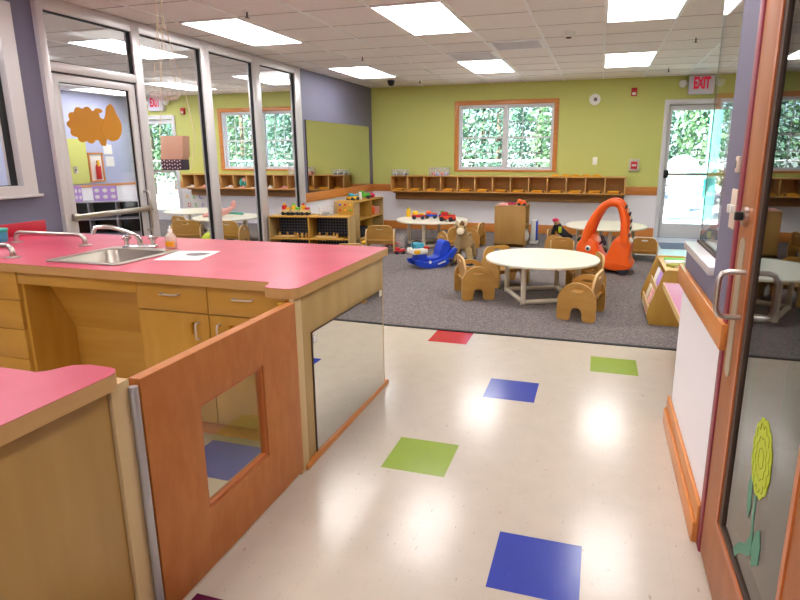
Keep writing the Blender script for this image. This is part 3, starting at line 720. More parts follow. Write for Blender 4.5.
# ------------------------------------------------------------------ near counter
NC = [(-4.1, 1.06), (-4.1, .40), (XE+.015, .40)] + arc((XE+.015-.05, 1.145-.05), .05, 0, PI/2, 6) + [(-1.29, 1.145), (-1.335, 1.128), (-1.36, 1.08), (-1.385, 1.062)]
o = thing('worktop', 'pink laminate worktop in the near left corner before the gate', 'countertop', (0, 0, ZT))
MB().prism(NC, 2, -.0012, 0).build('laminate_top', PINK, o)
MB().prism(NC, 2, -.045, -.0012).build('edge_band', EDGE, o)
o = thing('counter_cabinet', 'pale maple cabinet below the near pink worktop', 'cabinet')
MB().box((-4.0, .42, 0), (-1.24, 1.03, ZB), .002).build('body', MAPLE, o)
MB().box((-1.24, .42, 0), (-1.215, 1.118, ZB), .002).build('side_panel', mat('near_panel_wood', (168, 130, 66), .42, c2=(182, 144, 80), scale=(9, 9, 1.6), coat=.12), o)  # more golden wood tone than the island end panel
MB().box((-1.25, 1.121, 0), (-1.205, 1.185, ZB), .003).build('corner_post', mat('post_wood', (206, 178, 128), .45), o)
MB().cyl((-1.197, 1.188, .0), (-1.197, 1.188, .80), .0125).build('edge_guard', mat('guard_metal', (180, 178, 178), .35, metal=.6), o)

# ------------------------------------------------------------------ sheep decal, flower decal, hanging things, paper
o = thing('sheep_decal', 'orange sheep cut-out stuck on the glazed partition door', 'decal', (XL+.003, 3.97, 1.665))
body = []
for k in range(96):
    a = 2*PI*k/96; r = 1+.17*abs(math.sin(a*5.5)); body.append((-.005+.168*r*math.cos(a), .13*r*math.sin(a)))
MB().prism(body, 0, 0, .002).prism([(.06, -.06), (.12, -.165), (.165, -.17), (.21, -.06), (.19, .06), (.08, .06)], 0, .0003, .00225).build('body', ORDECAL, o)
hd = bez([(.13, -.03), (.16, -.09), (.23, -.125), (.31, -.11), (.36, -.05), (.37, .02), (.345, .08), (.32, .12), (.305, .16), (.27, .19), (.22, .16), (.20, .10), (.17, .04), (.13, -.03)], 4)[:-1]
MB().prism(hd, 0, .0026, .0040).build('head', ORDECAL, o)
MB().prism(ell((.13, .125), .045, .02, 14), 0, .0026, .0040).build('ear', ORDECAL, o)
FX = XR+.0035
o = thing('flower_decal', 'yellow-green flower with teal stem stuck on the wooden door glass', 'decal', (FX, 1.53, .66))
pet = [(.082*math.cos(2*PI*k/72)*(1+.03*math.sin(2*PI*k/72*12)), .105*math.sin(2*PI*k/72)*(1+.03*math.sin(2*PI*k/72*12))) for k in range(72)]
MB().prism(pet, 0, -.0012, 0).build('blossom', LIMEDECAL, o)
mb = MB()
for rr, n in ((.25, 6), (.5, 9), (.78, 13)):
    for k in range(n):
        a0 = 2*PI*k/n; pts = [(-.0016, rr*.078*math.cos(a0+t*2*PI/n)*(1+.2*math.sin(t*PI)), rr*.1*math.sin(a0+t*2*PI/n)*(1+.2*math.sin(t*PI))) for t in (0, .25, .5, .75, 1)]
        mb.tube(pts, .0012, 4)
mb.build('petal_outline', LIMELINE, o)
st = [(.012, -.10), (.010, -.16), (.0, -.22), (.03, -.27), (.09, -.31), (.135, -.36), (.115, -.375), (.07, -.33), (.01, -.295), (-.02, -.27), (-.018, -.22), (-.006, -.16), (-.004, -.1)]
MB().prism(st, 0, -.001, 0).build('stem', TEALDECAL, o)
MB().prism([(.05, -.06), (.075, -.12), (.065, -.17), (.04, -.2), (.03, -.16), (.04, -.11)], 0, -.001, 0).build('leaf', TEALDECAL, o)
MB().prism([(-.02, -.25), (-.035, -.19), (-.065, -.165), (-.085, -.2), (-.085, -.25), (-.055, -.275), (-.04, -.29)], 0, -.001, 0).build('leaf', TEALDECAL, o)
single(MB().box((XR+.0105, 1.28, 1.04), (XR+.0125, 1.42, 1.42)), 'paper_notice', PAPER, 'white paper sheet taped behind the wooden door glass', 'paper')

HX, HY = -2.86, 3.42
o = thing('hanging_basket', 'round wire basket hanging by strings in front of the partition', 'basket', (HX, HY, H))
mb = MB(); zt, zb = -.765, -.81; R = .095
for z, r in ((zt, R), ((zt+zb)/2, R*.95), (zb, R*.75)):
    mb.tube([(r*math.cos(2*PI*k/24), r*math.sin(2*PI*k/24), z) for k in range(24)], .0022, 5, closed=True)
for k in range(18):
    a = 2*PI*k/18; mb.tube([(R*math.cos(a), R*math.sin(a), zt), (R*.95*math.cos(a), R*.95*math.sin(a), (zt+zb)/2), (R*.75*math.cos(a), R*.75*math.sin(a), zb), (0, 0, zb-.01)], .0016, 4)
mb.build('wire_bowl', mat('pale_wire', (214, 196, 190), .5), o)
mb = MB(); mb.tube([(0, 0, 0), (0, 0, -.3)], .003, 5)
for k in range(3):
    a = 2*PI*k/3+.4; mb.tube([(0, 0, -.3), (R*math.cos(a), R*math.sin(a), zt)], .0022, 5)
mb.build('string', STRING, o)
HX2, HY2 = -2.885, 3.5
o = thing('hanging_bag', 'tan card bag with dark chequered base hanging before the partition', 'bag', (HX2, HY2, H), .2)
MB().prism([(-.075, -1.05), (.09, -1.05), (.08, -1.19), (.065, -1.215), (-.09, -1.215)], 1, -.05, .05, (), .006).build('bag', TANPAPER, o)
mb = MB().box((-.09, -.054, -1.285), (.068, .054, -1.21), .006); mb.mi = 1
for i in range(8):
    for j in range(3): mb.box((-.084+i*.019, -.056, -1.278+j*.024+(i % 2)*.006), (-.076+i*.019, -.053, -1.268+j*.024+(i % 2)*.006))
mb.build('chequered_base', [mat('navy_check', (52, 40, 62), .7), mat('check_light', (206, 184, 176), .7)], o)
mb = MB(); mb.tube([(0, 0, 0), (0, 0, -.28)], .003, 5); mb.tube([(0, 0, -.28), (-.09, -.03, -1.06)], .0025, 5); mb.tube([(0, 0, -.28), (.11, .0, -.75), (.14, .03, -1.06), (.10, 0, -1.285)], .0025, 5)
mb.build('string', STRING, o)

# ------------------------------------------------------------------ toddler chairs
def chair_side(y0, y1):
    w, h, r = .15, .305, .15
    out = [(-w, .0+.02), (-w, .15)] + [(p[0], p[1]) for p in arc((0, .155), (w, .15), PI, 0, 18)] + [(w, .02)] + arc((w-.03, .025), (.03, .025), 0, -PI/2, 4) + arc((.075, .025), (.03, .025), -PI/2, -PI, 4)[1:]
    out += [(.045, .05)] + arc((0, .055), (.045, .055), 0, PI, 10) + [(-.045, .05)] + arc((-.075, .025), (.03, .025), 0, -PI/2, 4)[1:] + arc((-w+.03, .025), (.03, .025), -PI/2, -PI, 4)
    q = []
    for pt in out:
        if not q or (abs(pt[0]-q[-1][0])+abs(pt[1]-q[-1][1])) > 1e-4: q.append(pt)
    hole = ell((0, .247), .05, .016, 16)
    return MB().mat(0).prism(q, 1, y0, y1, [hole], 0)
def two_tone(o):
    """ply edge: faces whose normal is in the sheet plane get the pale edge material"""
    return o
def chair_proto(label):
    o = thing('toddler_chair', label, 'chair', (0, 0, 0), 0, 'toddler chairs')
    W = .19
    for s in (-1, 1):
        mb = chair_side(s*W-.009, s*W+.009)
        mb.bm.normal_update()
        for f in mb.bm.faces: f.material_index = 0 if abs(f.normal.y) > .7 else 1
        mb.build('side_panel', [BEECH, BEECH_E], o)
    mb = MB(); b = [(-W+.01, 0), (W-.01, 0), (W-.01, .165)] + arc((W-.10, .17), (.09, .09), 0, PI/2, 7) + arc((-W+.10, .17), (.09, .09), PI/2, PI, 7) + [(-W+.01, .165)]
    hole = [(q[0], q[1]) for q in ell((0, .215), .05, .014, 16)]
    mb.prism(b, 0, -.009, .009, [hole]); mb.bm.normal_update()
    for f in mb.bm.faces: f.material_index = 0 if abs(f.normal.x) > .7 else 1
    bk = mb.build('backrest', [BEECH, BEECH_E], o)
    bk.location = (-.092, 0, .115); bk.rotation_euler = (0, -.14, 0)
    MB().box((-.125, -W+.009, .155), (.12, W-.009, .172), .004).build('seat', BEECH, o)
    MB().box((-.02, -W+.009, .10), (-.002, W-.009, .155), .002).build('seat_brace', BEECH, o)
    return o
CH = []
def chair(x, y, deg, label, sc=1.1):
    z = .006
    if not CH:
        o = chair_proto(label); o.location = (x, y, z); o.rotation_euler = (0, 0, math.radians(deg)); o.scale = (1.13, 1.1, 1.1); CH.append(o)
    else: o = dup(CH[0], (x, y, z), math.radians(deg), label, 'toddler chairs')
    o.scale = (sc, sc, sc)
    return o
chair(-1.15, 5.62, 24, 'beech toddler chair at the left of the near round table, side toward the viewer')
chair(-.93, 6.22, -40, 'beech toddler chair tucked behind the left edge of the near round table')
chair(-.075, 5.15, 169, 'beech toddler chair at the right of the near round table, nearest the tiles')
chair(-.07, 6.06, 192, 'beech toddler chair behind the right chair of the near round table')
chair(-3.03, 7.9, 106, 'beech toddler chair with its back to the viewer beside the corner shelves', 1.07)
chair(-2.82, 6.35, 108, 'beech toddler chair whose back just shows above the pink worktop', 1.0)
chair(-1.99, 8.2, 136, 'beech toddler chair half behind the plush rocking horse', 1.0)
chair(-1.80, 8.7, 176, 'beech toddler chair at the right of the left back table', 1.0)
chair(-.42, 8.02, 93, 'beech toddler chair with its back to the viewer left of the orange car', .8)
chair(-.05, 7.88, 20, 'beech toddler chair pushed in close behind the front of the orange car', .9)
chair(.64, 8.15, 86, 'beech toddler chair at the right of the orange car near the exit door', .85)
chair(-.52, 8.5, -10, 'beech toddler chair with a doll in dark clothes draped on it', .9)
chair(-5.48, 7.75, 95, 'beech toddler chair beside the lime bag behind the partition')
chair(-6.62, 8.12, 75, 'beech toddler chair behind the partition under the letter poster')
chair(-6.2, 7.62, 120, 'beech toddler chair behind the partition next to the middle post')

# ------------------------------------------------------------------ round tables
def table_proto(label):
    o = thing('round_table', label, 'table', (0, 0, 0), 0, 'round toddler tables')
    R = .555; z = .405
    MB().lathe([(R-.006, z-.026), (R, z-.02), (R, z-.006), (R-.006, z)], n=64).build('tabletop', CREAM, o)
    c = [(-.36, .13), (-.13, -.36), (.36, -.13), (.13, .36)]
    for x, y in c:
        MB().cyl((x, y, 0), (x, y, z-.024), .025).build('leg', LEGW, o)
    for i in range(4):
        MB().cyl((*c[i], .022), (*c[(i+1) % 4], .024), .023).build('stretcher', LEGW, o)
    return o
tb = table_proto('near round cream table with four tube legs on the carpet'); tb.location = (-.49, 5.74, .006)
dup(tb, (-2.47, 8.7, .006), .3, 'round cream table at the back left with toy trucks on top', 'round toddler tables')
dup(tb, (.14, 8.6, .006), .5, 'round cream table at the back right behind the orange car', 'round toddler tables')
dup(tb, (-5.85, 8.2, .006), .2, 'round cream table with a pink doll, seen through the partition', 'round toddler tables')
dup(tb, (-7.05, 8.95, .006), .7, 'round cream table before the letter poster, seen through the partition', 'round toddler tables')

# toys on the back-left table
def toy_truck(x, y, z, rz, c1, c2, label, s=1.0):
    o = thing('toy_truck', label, 'toy truck', (x, y, z), rz)
    MB().box((-.09*s, -.04*s, .025*s), (.09*s, .04*s, .06*s), .012*s).build('body', c1, o)
    MB().box((-.075*s, -.036*s, .058*s), (.0, .036*s, .105*s), .016*s).build('cab', c2, o)
    MB().box((.01*s, -.034*s, .058*s), (.085*s, .034*s, .078*s), .008*s).build('load', c2, o)
    for xx in (-.055, .055):
        for yy in (-.042, .042):
            MB().cyl((xx*s, yy*s-.01*s, .026*s), (xx*s, yy*s+.01*s, .026*s), .026*s, n=16).build('wheel', NAVYF, o)
ZT2 = .411
toy_truck(-2.66, 8.6, ZT2, .3, RED, YELLOW, 'red toy truck with yellow cab, leftmost on the back left table', 1.2)
toy_truck(-2.50, 8.78, ZT2, .1, BLUE, ORANGE, 'blue toy truck with orange cab in the middle of the back table', 1.1)
toy_truck(-2.28, 8.82, ZT2, -.2, BLUE, GREEN, 'blue toy truck with green top on the back left table', 1.1)
toy_truck(-2.15, 8.46, ZT2, -.15, mat('red_orange', (232, 70, 30), .4), RED, 'red-orange toy car at the right end of the back left table', 1.35)
o = thing('toy_bottle', 'yellow plastic bottle standing at the far left of the back table', 'bottle', (-2.93, 8.93, ZT2))
MB().lathe([(.035, 0), (.04, .01), (.04, .08), (.025, .12), (.02, .13)]).build('bottle', YELLOW, o); MB().cyl((0, 0, .128), (0, 0, .15), .022).build('cap', mat('olive', (150, 150, 40), .5), o)
# clear tub on the floor with toys
o = thing('storage_bin', 'clear plastic bin on the carpet below the back left table', 'storage bin', (-2.93, 8.2, .006), .2)
mb = MB(); mb.prism(rect(-.17, -.13, .17, .13, .02), 2, 0, .005); mb.prism(rect(-.17, -.13, .17, .13, .02), 2, .004, .2, [rect(-.164, -.124, .164, .124, .018)]); mb.build('tub', TUB, o)
MB().prism(rect(-.18, -.14, .18, .14, .025), 2, .195, .205, [rect(-.162, -.122, .162, .122, .018)]).build('rim', TUB, o)
toy_truck(-3.0, 8.2, .016, .7, RED, WHITE, 'red and white toy car inside the clear floor bin', .9)
toy_truck(-2.86, 8.2, .016, -.7, GREY, RED, 'grey and red toy car inside the clear floor bin', .8)
toy_truck(-2.68, 7.75, .006, .5, RED, RED, 'all red toy car on the carpet by the floor bin', .9)

# ------------------------------------------------------------------ blue rocker
o = thing('rocking_toy', 'blue plastic toddler rocker on the carpet by the back left table', 'rocker', (-1.99, 6.98, .006), math.radians(44)); o.scale = (.86, .9, .92)
rk = bez([(-.33, .12), (-.30, .05), (-.15, .005), (.05, .0), (.22, .05), (.36, .22)])
top = bez([(.36, .22), (.33, .26), (.27, .22)], 4)[1:] + bez([(.27, .22), (.15, .13), (0, .09), (-.15, .09), (-.27, .12), (-.33, .12)], 5)[1:-1]
for s in (-1, 1): MB().prism(rk+top, 1, s*.12-.035, s*.12+.035, (), .008).build('runner', BLUE, o)
MB().prism(bez([(-.27, .08), (-.26, .17), (-.2, .22), (-.13, .2), (-.1, .14), (.0, .13), (.08, .15), (.10, .22), (.14, .33), (.2, .36), (.26, .33), (.28, .25), (.24, .12), (.1, .07), (-.1, .06), (-.27, .08)], 5)[:-1], 1, -.10, .10, (), .015).build('seat_body', BLUE, o)
MB().cyl((-.10, -.157, .09), (-.10, -.154, .09), .022).box((.03, -.157, .055), (.16, -.1535, .075), .004, rot=Matrix.Rotation(-.25, 3, 'Y')).build('side_emblem', WHITE, o)
o2 = thing('activity_toy', 'white, yellow and cyan toy sitting on the front of the blue rocker', 'toy', (-2.125, 6.82, .19), math.radians(44)); o2.scale = (1.05, 1.05, 1.05)
MB().box((-.10, -.10, .0), (.10, .10, .07), .02).build('base', WHITE, o2)
MB().box((-.09, -.106, .012), (-.01, -.098, .058), .006).build('yellow_panel', YELLOW, o2)
MB().box((-.06, -.06, .068), (.07, .07, .13), .02).build('cyan_top', CYAN, o2)
MB().box((.05, -.09, .05), (.12, -.02, .09), .015).build('red_knob', RED, o2)
MB().tube([(-.08, -.05, .07), (-.09, -.05, .15), (-.04, -.05, .165), (.02, -.05, .15)], .007, 8).build('handle', NAVYF, o2)

# ------------------------------------------------------------------ plush rocking horse
o = thing('rocking_horse', 'tan plush rocking horse on dark wooden rockers behind the near table', 'rocking horse', (-1.63, 7.3, .006), math.radians(-86))
def skin(name, verts, edges, rad, m, parent, sub=2):
    me = bpy.data.meshes.new(name); me.from_pydata(verts, edges, []); ob = bpy.data.objects.new(name, me); COL.objects.link(ob); ob.parent = parent
    md = ob.modifiers.new('k', 'SKIN'); md.use_smooth_shade = True
    for i, v in enumerate(me.skin_vertices[0].data):
        v.radius = rad[i] if hasattr(rad[i], '__len__') else (rad[i], rad[i])
    me.skin_vertices[0].data[0].use_root = True
    s = ob.modifiers.new('s', 'SUBSURF'); s.levels = s.render_levels = sub
    me.materials.append(m); return ob
V = [(-.02, 0, .30), (.13, 0, .31), (-.17, 0, .31), (.20, 0, .40), (.24, 0, .49), (.30, 0, .47), (.36, 0, .42)]
E_ = [(0, 1), (0, 2), (1, 3), (3, 4), (4, 5), (5, 6)]; Rr = [.10, .10, .10, .07, .068, .055, .042]
for s in (-1, 1):
    n = len(V); V += [(.15, s*.075, .22), (.17, s*.10, .12), (.18, s*.11, .045)]; E_ += [(1, n), (n, n+1), (n+1, n+2)]; Rr += [.05, .04, .036]
    n = len(V); V += [(-.17, s*.075, .22), (-.19, s*.10, .12), (-.19, s*.11, .045)]; E_ += [(2, n), (n, n+1), (n+1, n+2)]; Rr += [.055, .042, .036]
bd = skin('body', V, E_, Rr, TAN, o)
for s in (-1, 1):
    MB().ball((.22, s*.058, .555), (.018, .02, .045), 12, Matrix.Rotation(s*-.4, 3, 'X')).build('ear', CREAMF, o)
MB().ball((.33, 0, .465), (.055, .05, .032), 14, Matrix.Rotation(.7, 3, 'Y')).build('muzzle', CREAMF, o)
for s in (-1, 1): MB().ball((.30, s*.05, .51), .009, 10).build('eye', BLACK, o)
mb = MB()
for k in range(9): t = k/8; mb.ball((.21-.10*t, 0, .55-.16*t), (.035, .022, .035), 10)
mb.build('mane', mat('brown_plush', (122, 92, 58), .95), o)
MB().tube([(-.26, 0, .33), (-.31, 0, .28), (-.32, 0, .18)], [.02, .03, .015], 10).build('tail', mat('brown_plush', (122, 92, 58), .95), o)
MB().ball((0, 0, .385), (.12, .10, .03), 14).build('saddle', mat('saddle_tan', (150, 116, 70), .8), o)
for s in (-1, 1):
    MB().tube([(x, s*.12, .012+.10*abs(x/.38)**2.6) for x in [-.40+.05*k for k in range(17)]], .014, 8).build('rocker', DARKW, o)
for x in (-.19, .18): MB().box((x-.02, -.13, .018), (x+.02, .13, .036), .004).build('crossbar', DARKW, o)

# ------------------------------------------------------------------ orange ride-in car
o = thing('ride_on_car', 'orange plastic ride-in toddler car with arched roof and an eye', 'toy car', (.145, 7.28, .006), math.radians(172)); o.scale = (.88, 1, .97)
W = .20
skirt = [(-.36, .10), (-.30, .05), (-.14, .04), (.0, .06), (.14, .05), (.30, .06), (.36, .12), (.37, .2)]
prof = bez(skirt, 3)[:-1] + bez([(.37, .2), (.37, .33), (.31, .42), (.21, .44), (.12, .40), (.09, .30), (.05, .21), (.0, .20), (-.04, .25), (-.08, .36), (-.12, .42), (-.27, .43), (-.33, .36), (-.32, .2), (-.38, .10)], 4)[:-1]
MB().prism(prof, 1, -W, W, (), .03).build('body', ORANGE, o)
for s in (-1, 1):
    pts = bez([(.26, s*.16, .38), (.22, s*.16, .54), (.14, s*.16, .71), (.04, s*.15, .83), (-.07, s*.15, .865), (-.16, s*.15, .82), (-.22, s*.16, .66), (-.235, s*.165, .50), (-.24, s*.165, .38)], 5)
    n = len(pts); MB().tube(pts, [.078-.026*math.sin(PI*i/(n-1)) for i in range(n)], 12, flat=.7).build('roof_arch', ORANGE, o)
MB().prism(bez([(.10, .76), (.02, .855), (-.07, .89), (-.16, .85), (-.21, .74), (-.17, .74), (-.12, .82), (-.06, .85), (.0, .82), (.06, .74), (.10, .76)], 4)[:-1], 1, -.15, .15, (), .008).build('roof', ORANGE, o)
for s in (-1, 1):
    e = MB().ball((.215, s*(W+.002), .305), (.036, .012, .036), 18).build('eye', WHITE, o)
    MB().ball((.22, s*(W+.011), .303), (.017, .008, .019), 14).build('pupil', BLACK, e)
    for x in (-.25, .25): MB().cyl((x, s*(W-.05), .075), (x, s*(W-.005), .075), .075, n=24).build('wheel', NAVYF, o)
st = MB().tube([(.10, 0, .33), (.05, 0, .38)], .012, 8).build('steering_column', NAVYF, o)
MB().tube([(.045+.03*math.sin(2*PI*k/20), .07*math.cos(2*PI*k/20), .385+.055*math.sin(2*PI*k/20)) for k in range(20)], .010, 8, closed=True).build('steering_wheel', NAVYF, st)
mb = MB()
for k in range(11):
    mb.mi = k % 2; z = .38+k*.042; x = -.262-.02*math.sin(k/10*PI)+.055*max(0, (k-6)/4)**2
    mb.box((x-.030, .02, z), (x-.018, .19, z+.040), .003)
mb.build('rear_strip', [NAVYF, mat('strip_cream', (226, 200, 180), .5)], o)

# ------------------------------------------------------------------ low divider cabinet
def open_cabinet(o, W, D, Ht, bays, shelves, t=.018, wood=MAPLE, back=None, side_m=None):
    """local: front faces -Y at y=0, depth to +D"""
    MB().box((0, 0, Ht-t), (W, D, Ht), .003).build('top', wood, o)
    MB().box((0, 0, .03), (W, D, .03+t), .002).build('bottom', wood, o)
    MB().box((0, .02, 0), (W, D, .03)).build('plinth', wood, o)
    for x in (0, W-t): MB().box((x, 0, 0), (x+t, D, Ht-t), .003).build('side_panel', side_m or wood, o)
    MB().box((t, D-.01, .048), (W-t, D, Ht-t)).build('back_panel', back or wood, o)
    for i in range(1, bays):
        x = W*i/bays; MB().box((x-t/2, .004, .048), (x+t/2, D-.01, Ht-t), .002).build('divider', wood, o)
    for z in shelves: MB().box((t, .004, z), (W-t, D-.01, z+t), .002).build('shelf', wood, o)
o = thing('toy_cabinet', 'brown wooden toy cabinet standing behind the near round table', 'cabinet', (-1.02, 8.78, .006), math.radians(90))
open_cabinet(o, .54, .47, .63, 1, (.3,), wood=mat('brown_maple', (176, 132, 66), .45, c2=(184, 142, 76), scale=(12, 12, 2)))
def ring_frame(x, y, z, rz, label):
    o = thing('shape_toy', label, 'toy', (x, y, z), rz)
    MB().prism(rect(-.09, -.06, .09, .06, .02), 2, 0, .03, [rect(-.062, -.034, .062, .034, .012)], .004).build('frame', mat('dull_red', (186, 50, 80), .5), o)
    for s in (-1, 1): MB().box((s*.078-.018, -.07, 0), (s*.078+.018, .07, .03), .006).build('foot', mat('dull_red', (186, 50, 80), .5), o)
ring_frame(-1.29, 9.0, .636, .1, 'red frame-shaped toy on top of the brown toy cabinet')
toy_truck(-1.12, 9.05, .636, .4, YELLOW, ORANGE, 'yellow and orange toy lying on top of the toy cabinet', .8)
toy_truck(-1.09, 8.86, .636, .0, ORANGE, ORANGE, 'all orange toy at the right edge of the toy cabinet top', .75)
single(MB().box((-.06, -.1, 0), (.06, .1, .012), .004).box((-.07, -.08, .012), (.04, .1, .03), .006), 'folded_cloth', PINKF, 'pink folded cloth on the near edge of the toy cabinet top', 'folded cloth', None, (-1.36, 8.87, .636))
single(MB().tube([(0, 0, 0), (.02, 0, .16), (.05, 0, .2)], .025, 8).ball((.03, 0, .1), (.05, .07, .09), 12), 'soft_toy', PAPER, 'white soft toy poking out of the toy cabinet side', 'soft toy', None, (-1.06, 8.98, .06))
o = thing('toy_board', 'white and blue plastic board standing right of the toy cabinet', 'toy', (-.93, 9.28, .006))
MB().prism(rect(-.05, 0, .03, .37, .03), 1, -.09, .09, (), .008).build('board', WHITE, o); MB().prism(rect(.028, .05, .05, .36, .01), 1, -.08, .08, (), .005).build('blue_edge', BLUE, o)
MB().box((-.07, -.11, 0), (.06, .11, .03), .008).build('foot', WHITE, o)
o = thing('toy_ball', 'small white ball on the carpet left of the toy cabinet', 'ball', (-1.83, 8.95, .03))
MB().ball((0, 0, 0), .025).build('ball', WHITE, o); MB().tube([(.0255*math.cos(2*PI*k/20), 0, .0255*math.sin(2*PI*k/20)) for k in range(20)], .001, 4, closed=True).build('seam', GREY, o)

# doll with pink cap on a chair, dark bonnet by the car
o = thing('doll', 'doll with a magenta cap and dark clothes lying over a toddler chair', 'doll', (-.53, 8.5, .355))
MB().tube([(0, 0, .05), (.04, 0, -.02), (.14, -.03, -.10), (.22, -.03, -.13)], [.05, .055, .05, .03], 10).build('body', NAVYF, o)
MB().ball((-.01, 0, .085), .045).build('head', mat('doll_skin', (196, 146, 110), .6), o)
MB().ball((-.025, 0, .115), (.05, .048, .03)).build('cap', MAG, o)
MB().box((.02, -.07, -.06), (.07, -.04, .03), .012).build('bib', LIME, o)
MB().tube([(-.02, -.04, .05), (-.05, -.05, -.06), (-.05, -.05, -.12)], .028, 8).build('hair', BLACK, o)
o = thing('toy_hat', 'black and red doll hat resting on the chair behind the car', 'hat', (-.12, 7.72, .285))
MB().ball((0, 0, .03), (.10, .07, .05)).build('crown', BLACK, o); MB().ball((.08, 0, .055), (.04, .04, .045)).build('bow', RED, o)

# ------------------------------------------------------------------ shelves in the left corner
o = thing('low_shelf', 'low two-bay maple shelf with dark pegboard back by the partition', 'shelf', (-4.065, 6.55, .006), math.radians(8))
open_cabinet(o, 1.08, .33, .635, 2, (.33,), back=PEG, side_m=PANEL)
A = Matrix.Translation((-4.065, 6.55, .006)) @ Matrix.Rotation(math.radians(8), 4, 'Z')
def onA(x, y, z): return tuple(A @ Vector((x, y, z)))
# toy train of wooden cars
def train_car(x, c1, c2, label):
    o = thing('toy_train_car', label, 'toy train', onA(x, .14, .635), math.radians(8))
    MB().box((-.058, -.04, .03), (.058, .04, .07), .006).build('body', mat('natural_block', (226, 200, 140), .5), o)
    MB().box((-.05, -.036, .07), (.0, .036, .125), .008).build('block', c1, o); MB().box((.004, -.036, .07), (.052, .036, .10), .008).build('block', c2, o)
    MB().ball((-.025, 0, .135), (.02, .02, .018), 10).build('bead', c2, o)
    for xx in (-.035, .035): MB().cyl((xx, -.05, .022), (xx, .05, .022), .022, n=16).build('wheel', NAVYF, o)
train_car(0.20, RED, YELLOW, 'wooden train car with red and yellow blocks, leftmost on the low shelf')
train_car(0.33, YELLOW, GREEN, 'wooden train car with yellow and green blocks in the middle of the train')
train_car(0.46, YELLOW, RED, 'wooden train car with yellow and red blocks at the right of the train')
o = thing('storage_bin', 'small clear tub on the low shelf right of the toy train', 'storage bin', onA(.74, .16, .635), math.radians(8))
MB().prism(rect(-.09, -.08, .09, .08, .02), 2, 0, .004).prism(rect(-.09, -.08, .09, .08, .02), 2, .003, .11, [rect(-.085, -.075, .085, .075, .018)]).build('tub', TUB, o)
MB().box((-.05, -.05, .005), (.03, .04, .04), .008).build('contents', GREY, o)
o = thing('bead_board', 'upright wooden activity board with coloured beads on the low shelf end', 'toy', onA(.97, .25, .635), math.radians(8))
MB().prism(rect(-.11, 0, .11, .19, .03), 1, -.015, .015, (), .004).build('board', MAPLE_H, o)
for k, m in enumerate((RED, YELLOW, GREEN, BLUE, RED, YELLOW)):
    MB().cyl((-.07+.07*(k % 3), -.03, .06+.07*(k//3)), (-.07+.07*(k % 3), -.012, .06+.07*(k//3)), .014, n=14).build('bead', m, o)
for k, (x, l) in enumerate(((.2, 'left'), (.74, 'right'))):
    o = thing('peg_board_toy', f'flat wooden peg toy in the {l} bay of the low shelf', 'toy', onA(x, .13, .349), math.radians(8-12*(k-.5)))
    MB().box((-.15, -.06, .0), (.15, .06, .018), .005).build('board', BEECH_E, o)
    for q in range(3): MB().cyl((-.1+.1*q, 0, .018), (-.1+.1*q, 0, .06), .014).build('peg', BEECH, o)
for k in range(4):
    x = (.36, .42, .48, .9)[k]
    single(MB().cyl((0, 0, 0), (0, 0, .035), .016).ball((0, 0, .045), .017, 12), 'peg_figure', BEECH, f'small wooden peg figure on the low shelf, {ords[k]} from the left', 'toy', 'peg figures', onA(x, .08, .349))
# corner shelf along the purple wall
o = thing('corner_shelf', 'maple toy shelf along the purple wall facing the room', 'shelf', (-3.64, 8.56, .006), math.radians(90))
open_cabinet(o, 1.1, .44, .66, 2, (.35,), side_m=PANEL)
toy_truck(-3.84, 8.78, .666, 1.2, YELLOW, CYAN, 'yellow and cyan toy bus on the corner shelf top', 1.15)
toy_truck(-3.82, 9.22, .666, .5, GREEN, GREEN, 'bright green toy on the corner shelf top', 1.2)
single(MB().lathe([(.03, 0), (.035, .01), (.03, .07), (.02, .09)]).ball((0, 0, .10), .03), 'toy_figure', WHITE, 'small white toy figure on the corner shelf top', 'toy', None, (-3.80, 9.0, .666))
single(MB().ball((0, 0, .04), (.07, .05, .04)), 'toy_ball', MAG, 'magenta soft ball at the far end of the corner shelf top', 'ball', None, (-3.8, 9.5, .666))
o = thing('toy_ball', 'orange ball in the upper right bay of the corner shelf', 'ball', (-3.76, 9.33, .374))
MB().ball((0, 0, .09), .09).build('ball', ORANGE, o)
single(MB().box((-.08, -.12, 0), (.08, .12, .13), .01), 'toy_box', PINKF, 'pink box in the upper right bay of the corner shelf', 'box', None, (-3.78, 9.5, .374))
single(MB().box((-.09, -.14, 0), (.09, .14, .16), .01), 'toy_box', NAVYF, 'dark box in the lower bay of the corner shelf', 'box', None, (-3.8, 8.95, .055))
single(MB().ball((0, 0, .04), (.09, .08, .04)), 'bean_bag', YELLOW, 'yellow bean bag on the carpet before the corner shelf', 'bean bag', None, (-3.45, 8.38, .006))

# ------------------------------------------------------------------ book rack by the half wall
o = thing('book_rack', 'maple sloped book rack on the carpet beside the half wall', 'book rack')
side = [(.48, .006), (.86, .006), (.86, .43), (.80, .48), (.585, .48), (.56, .45), (.46, .14), (.455, .08)]
for y in (5.0, 5.73): MB().prism(side, 1, y, y+.018, (), .003).build('side_panel', MAPLE, o)
MB().box((.58, 5.018, .448), (.82, 5.73, .464), .002).build('top', BEECH_E, o)
MB().box((.845, 5.018, .02), (.858, 5.73, .44)).build('back_panel', MAPLE, o)
for k, (x, z) in enumerate(((.47, .03), (.53, .19))):
    MB().prism([(x, z), (x+.012, z), (x+.012, z+.1), (x, z+.1)], 1, 5.018, 5.73).build('lip', BEECH_E, o)
    MB().box((x, 5.018, z), (.84, 5.73, z+.012)).build('shelf', MAPLE, o)
bk = [('white', PAPER), ('pink', PINKF), ('cream', CREAMF), ('grey', GREY), ('lilac', PURPLEP), ('white', PAPER)]
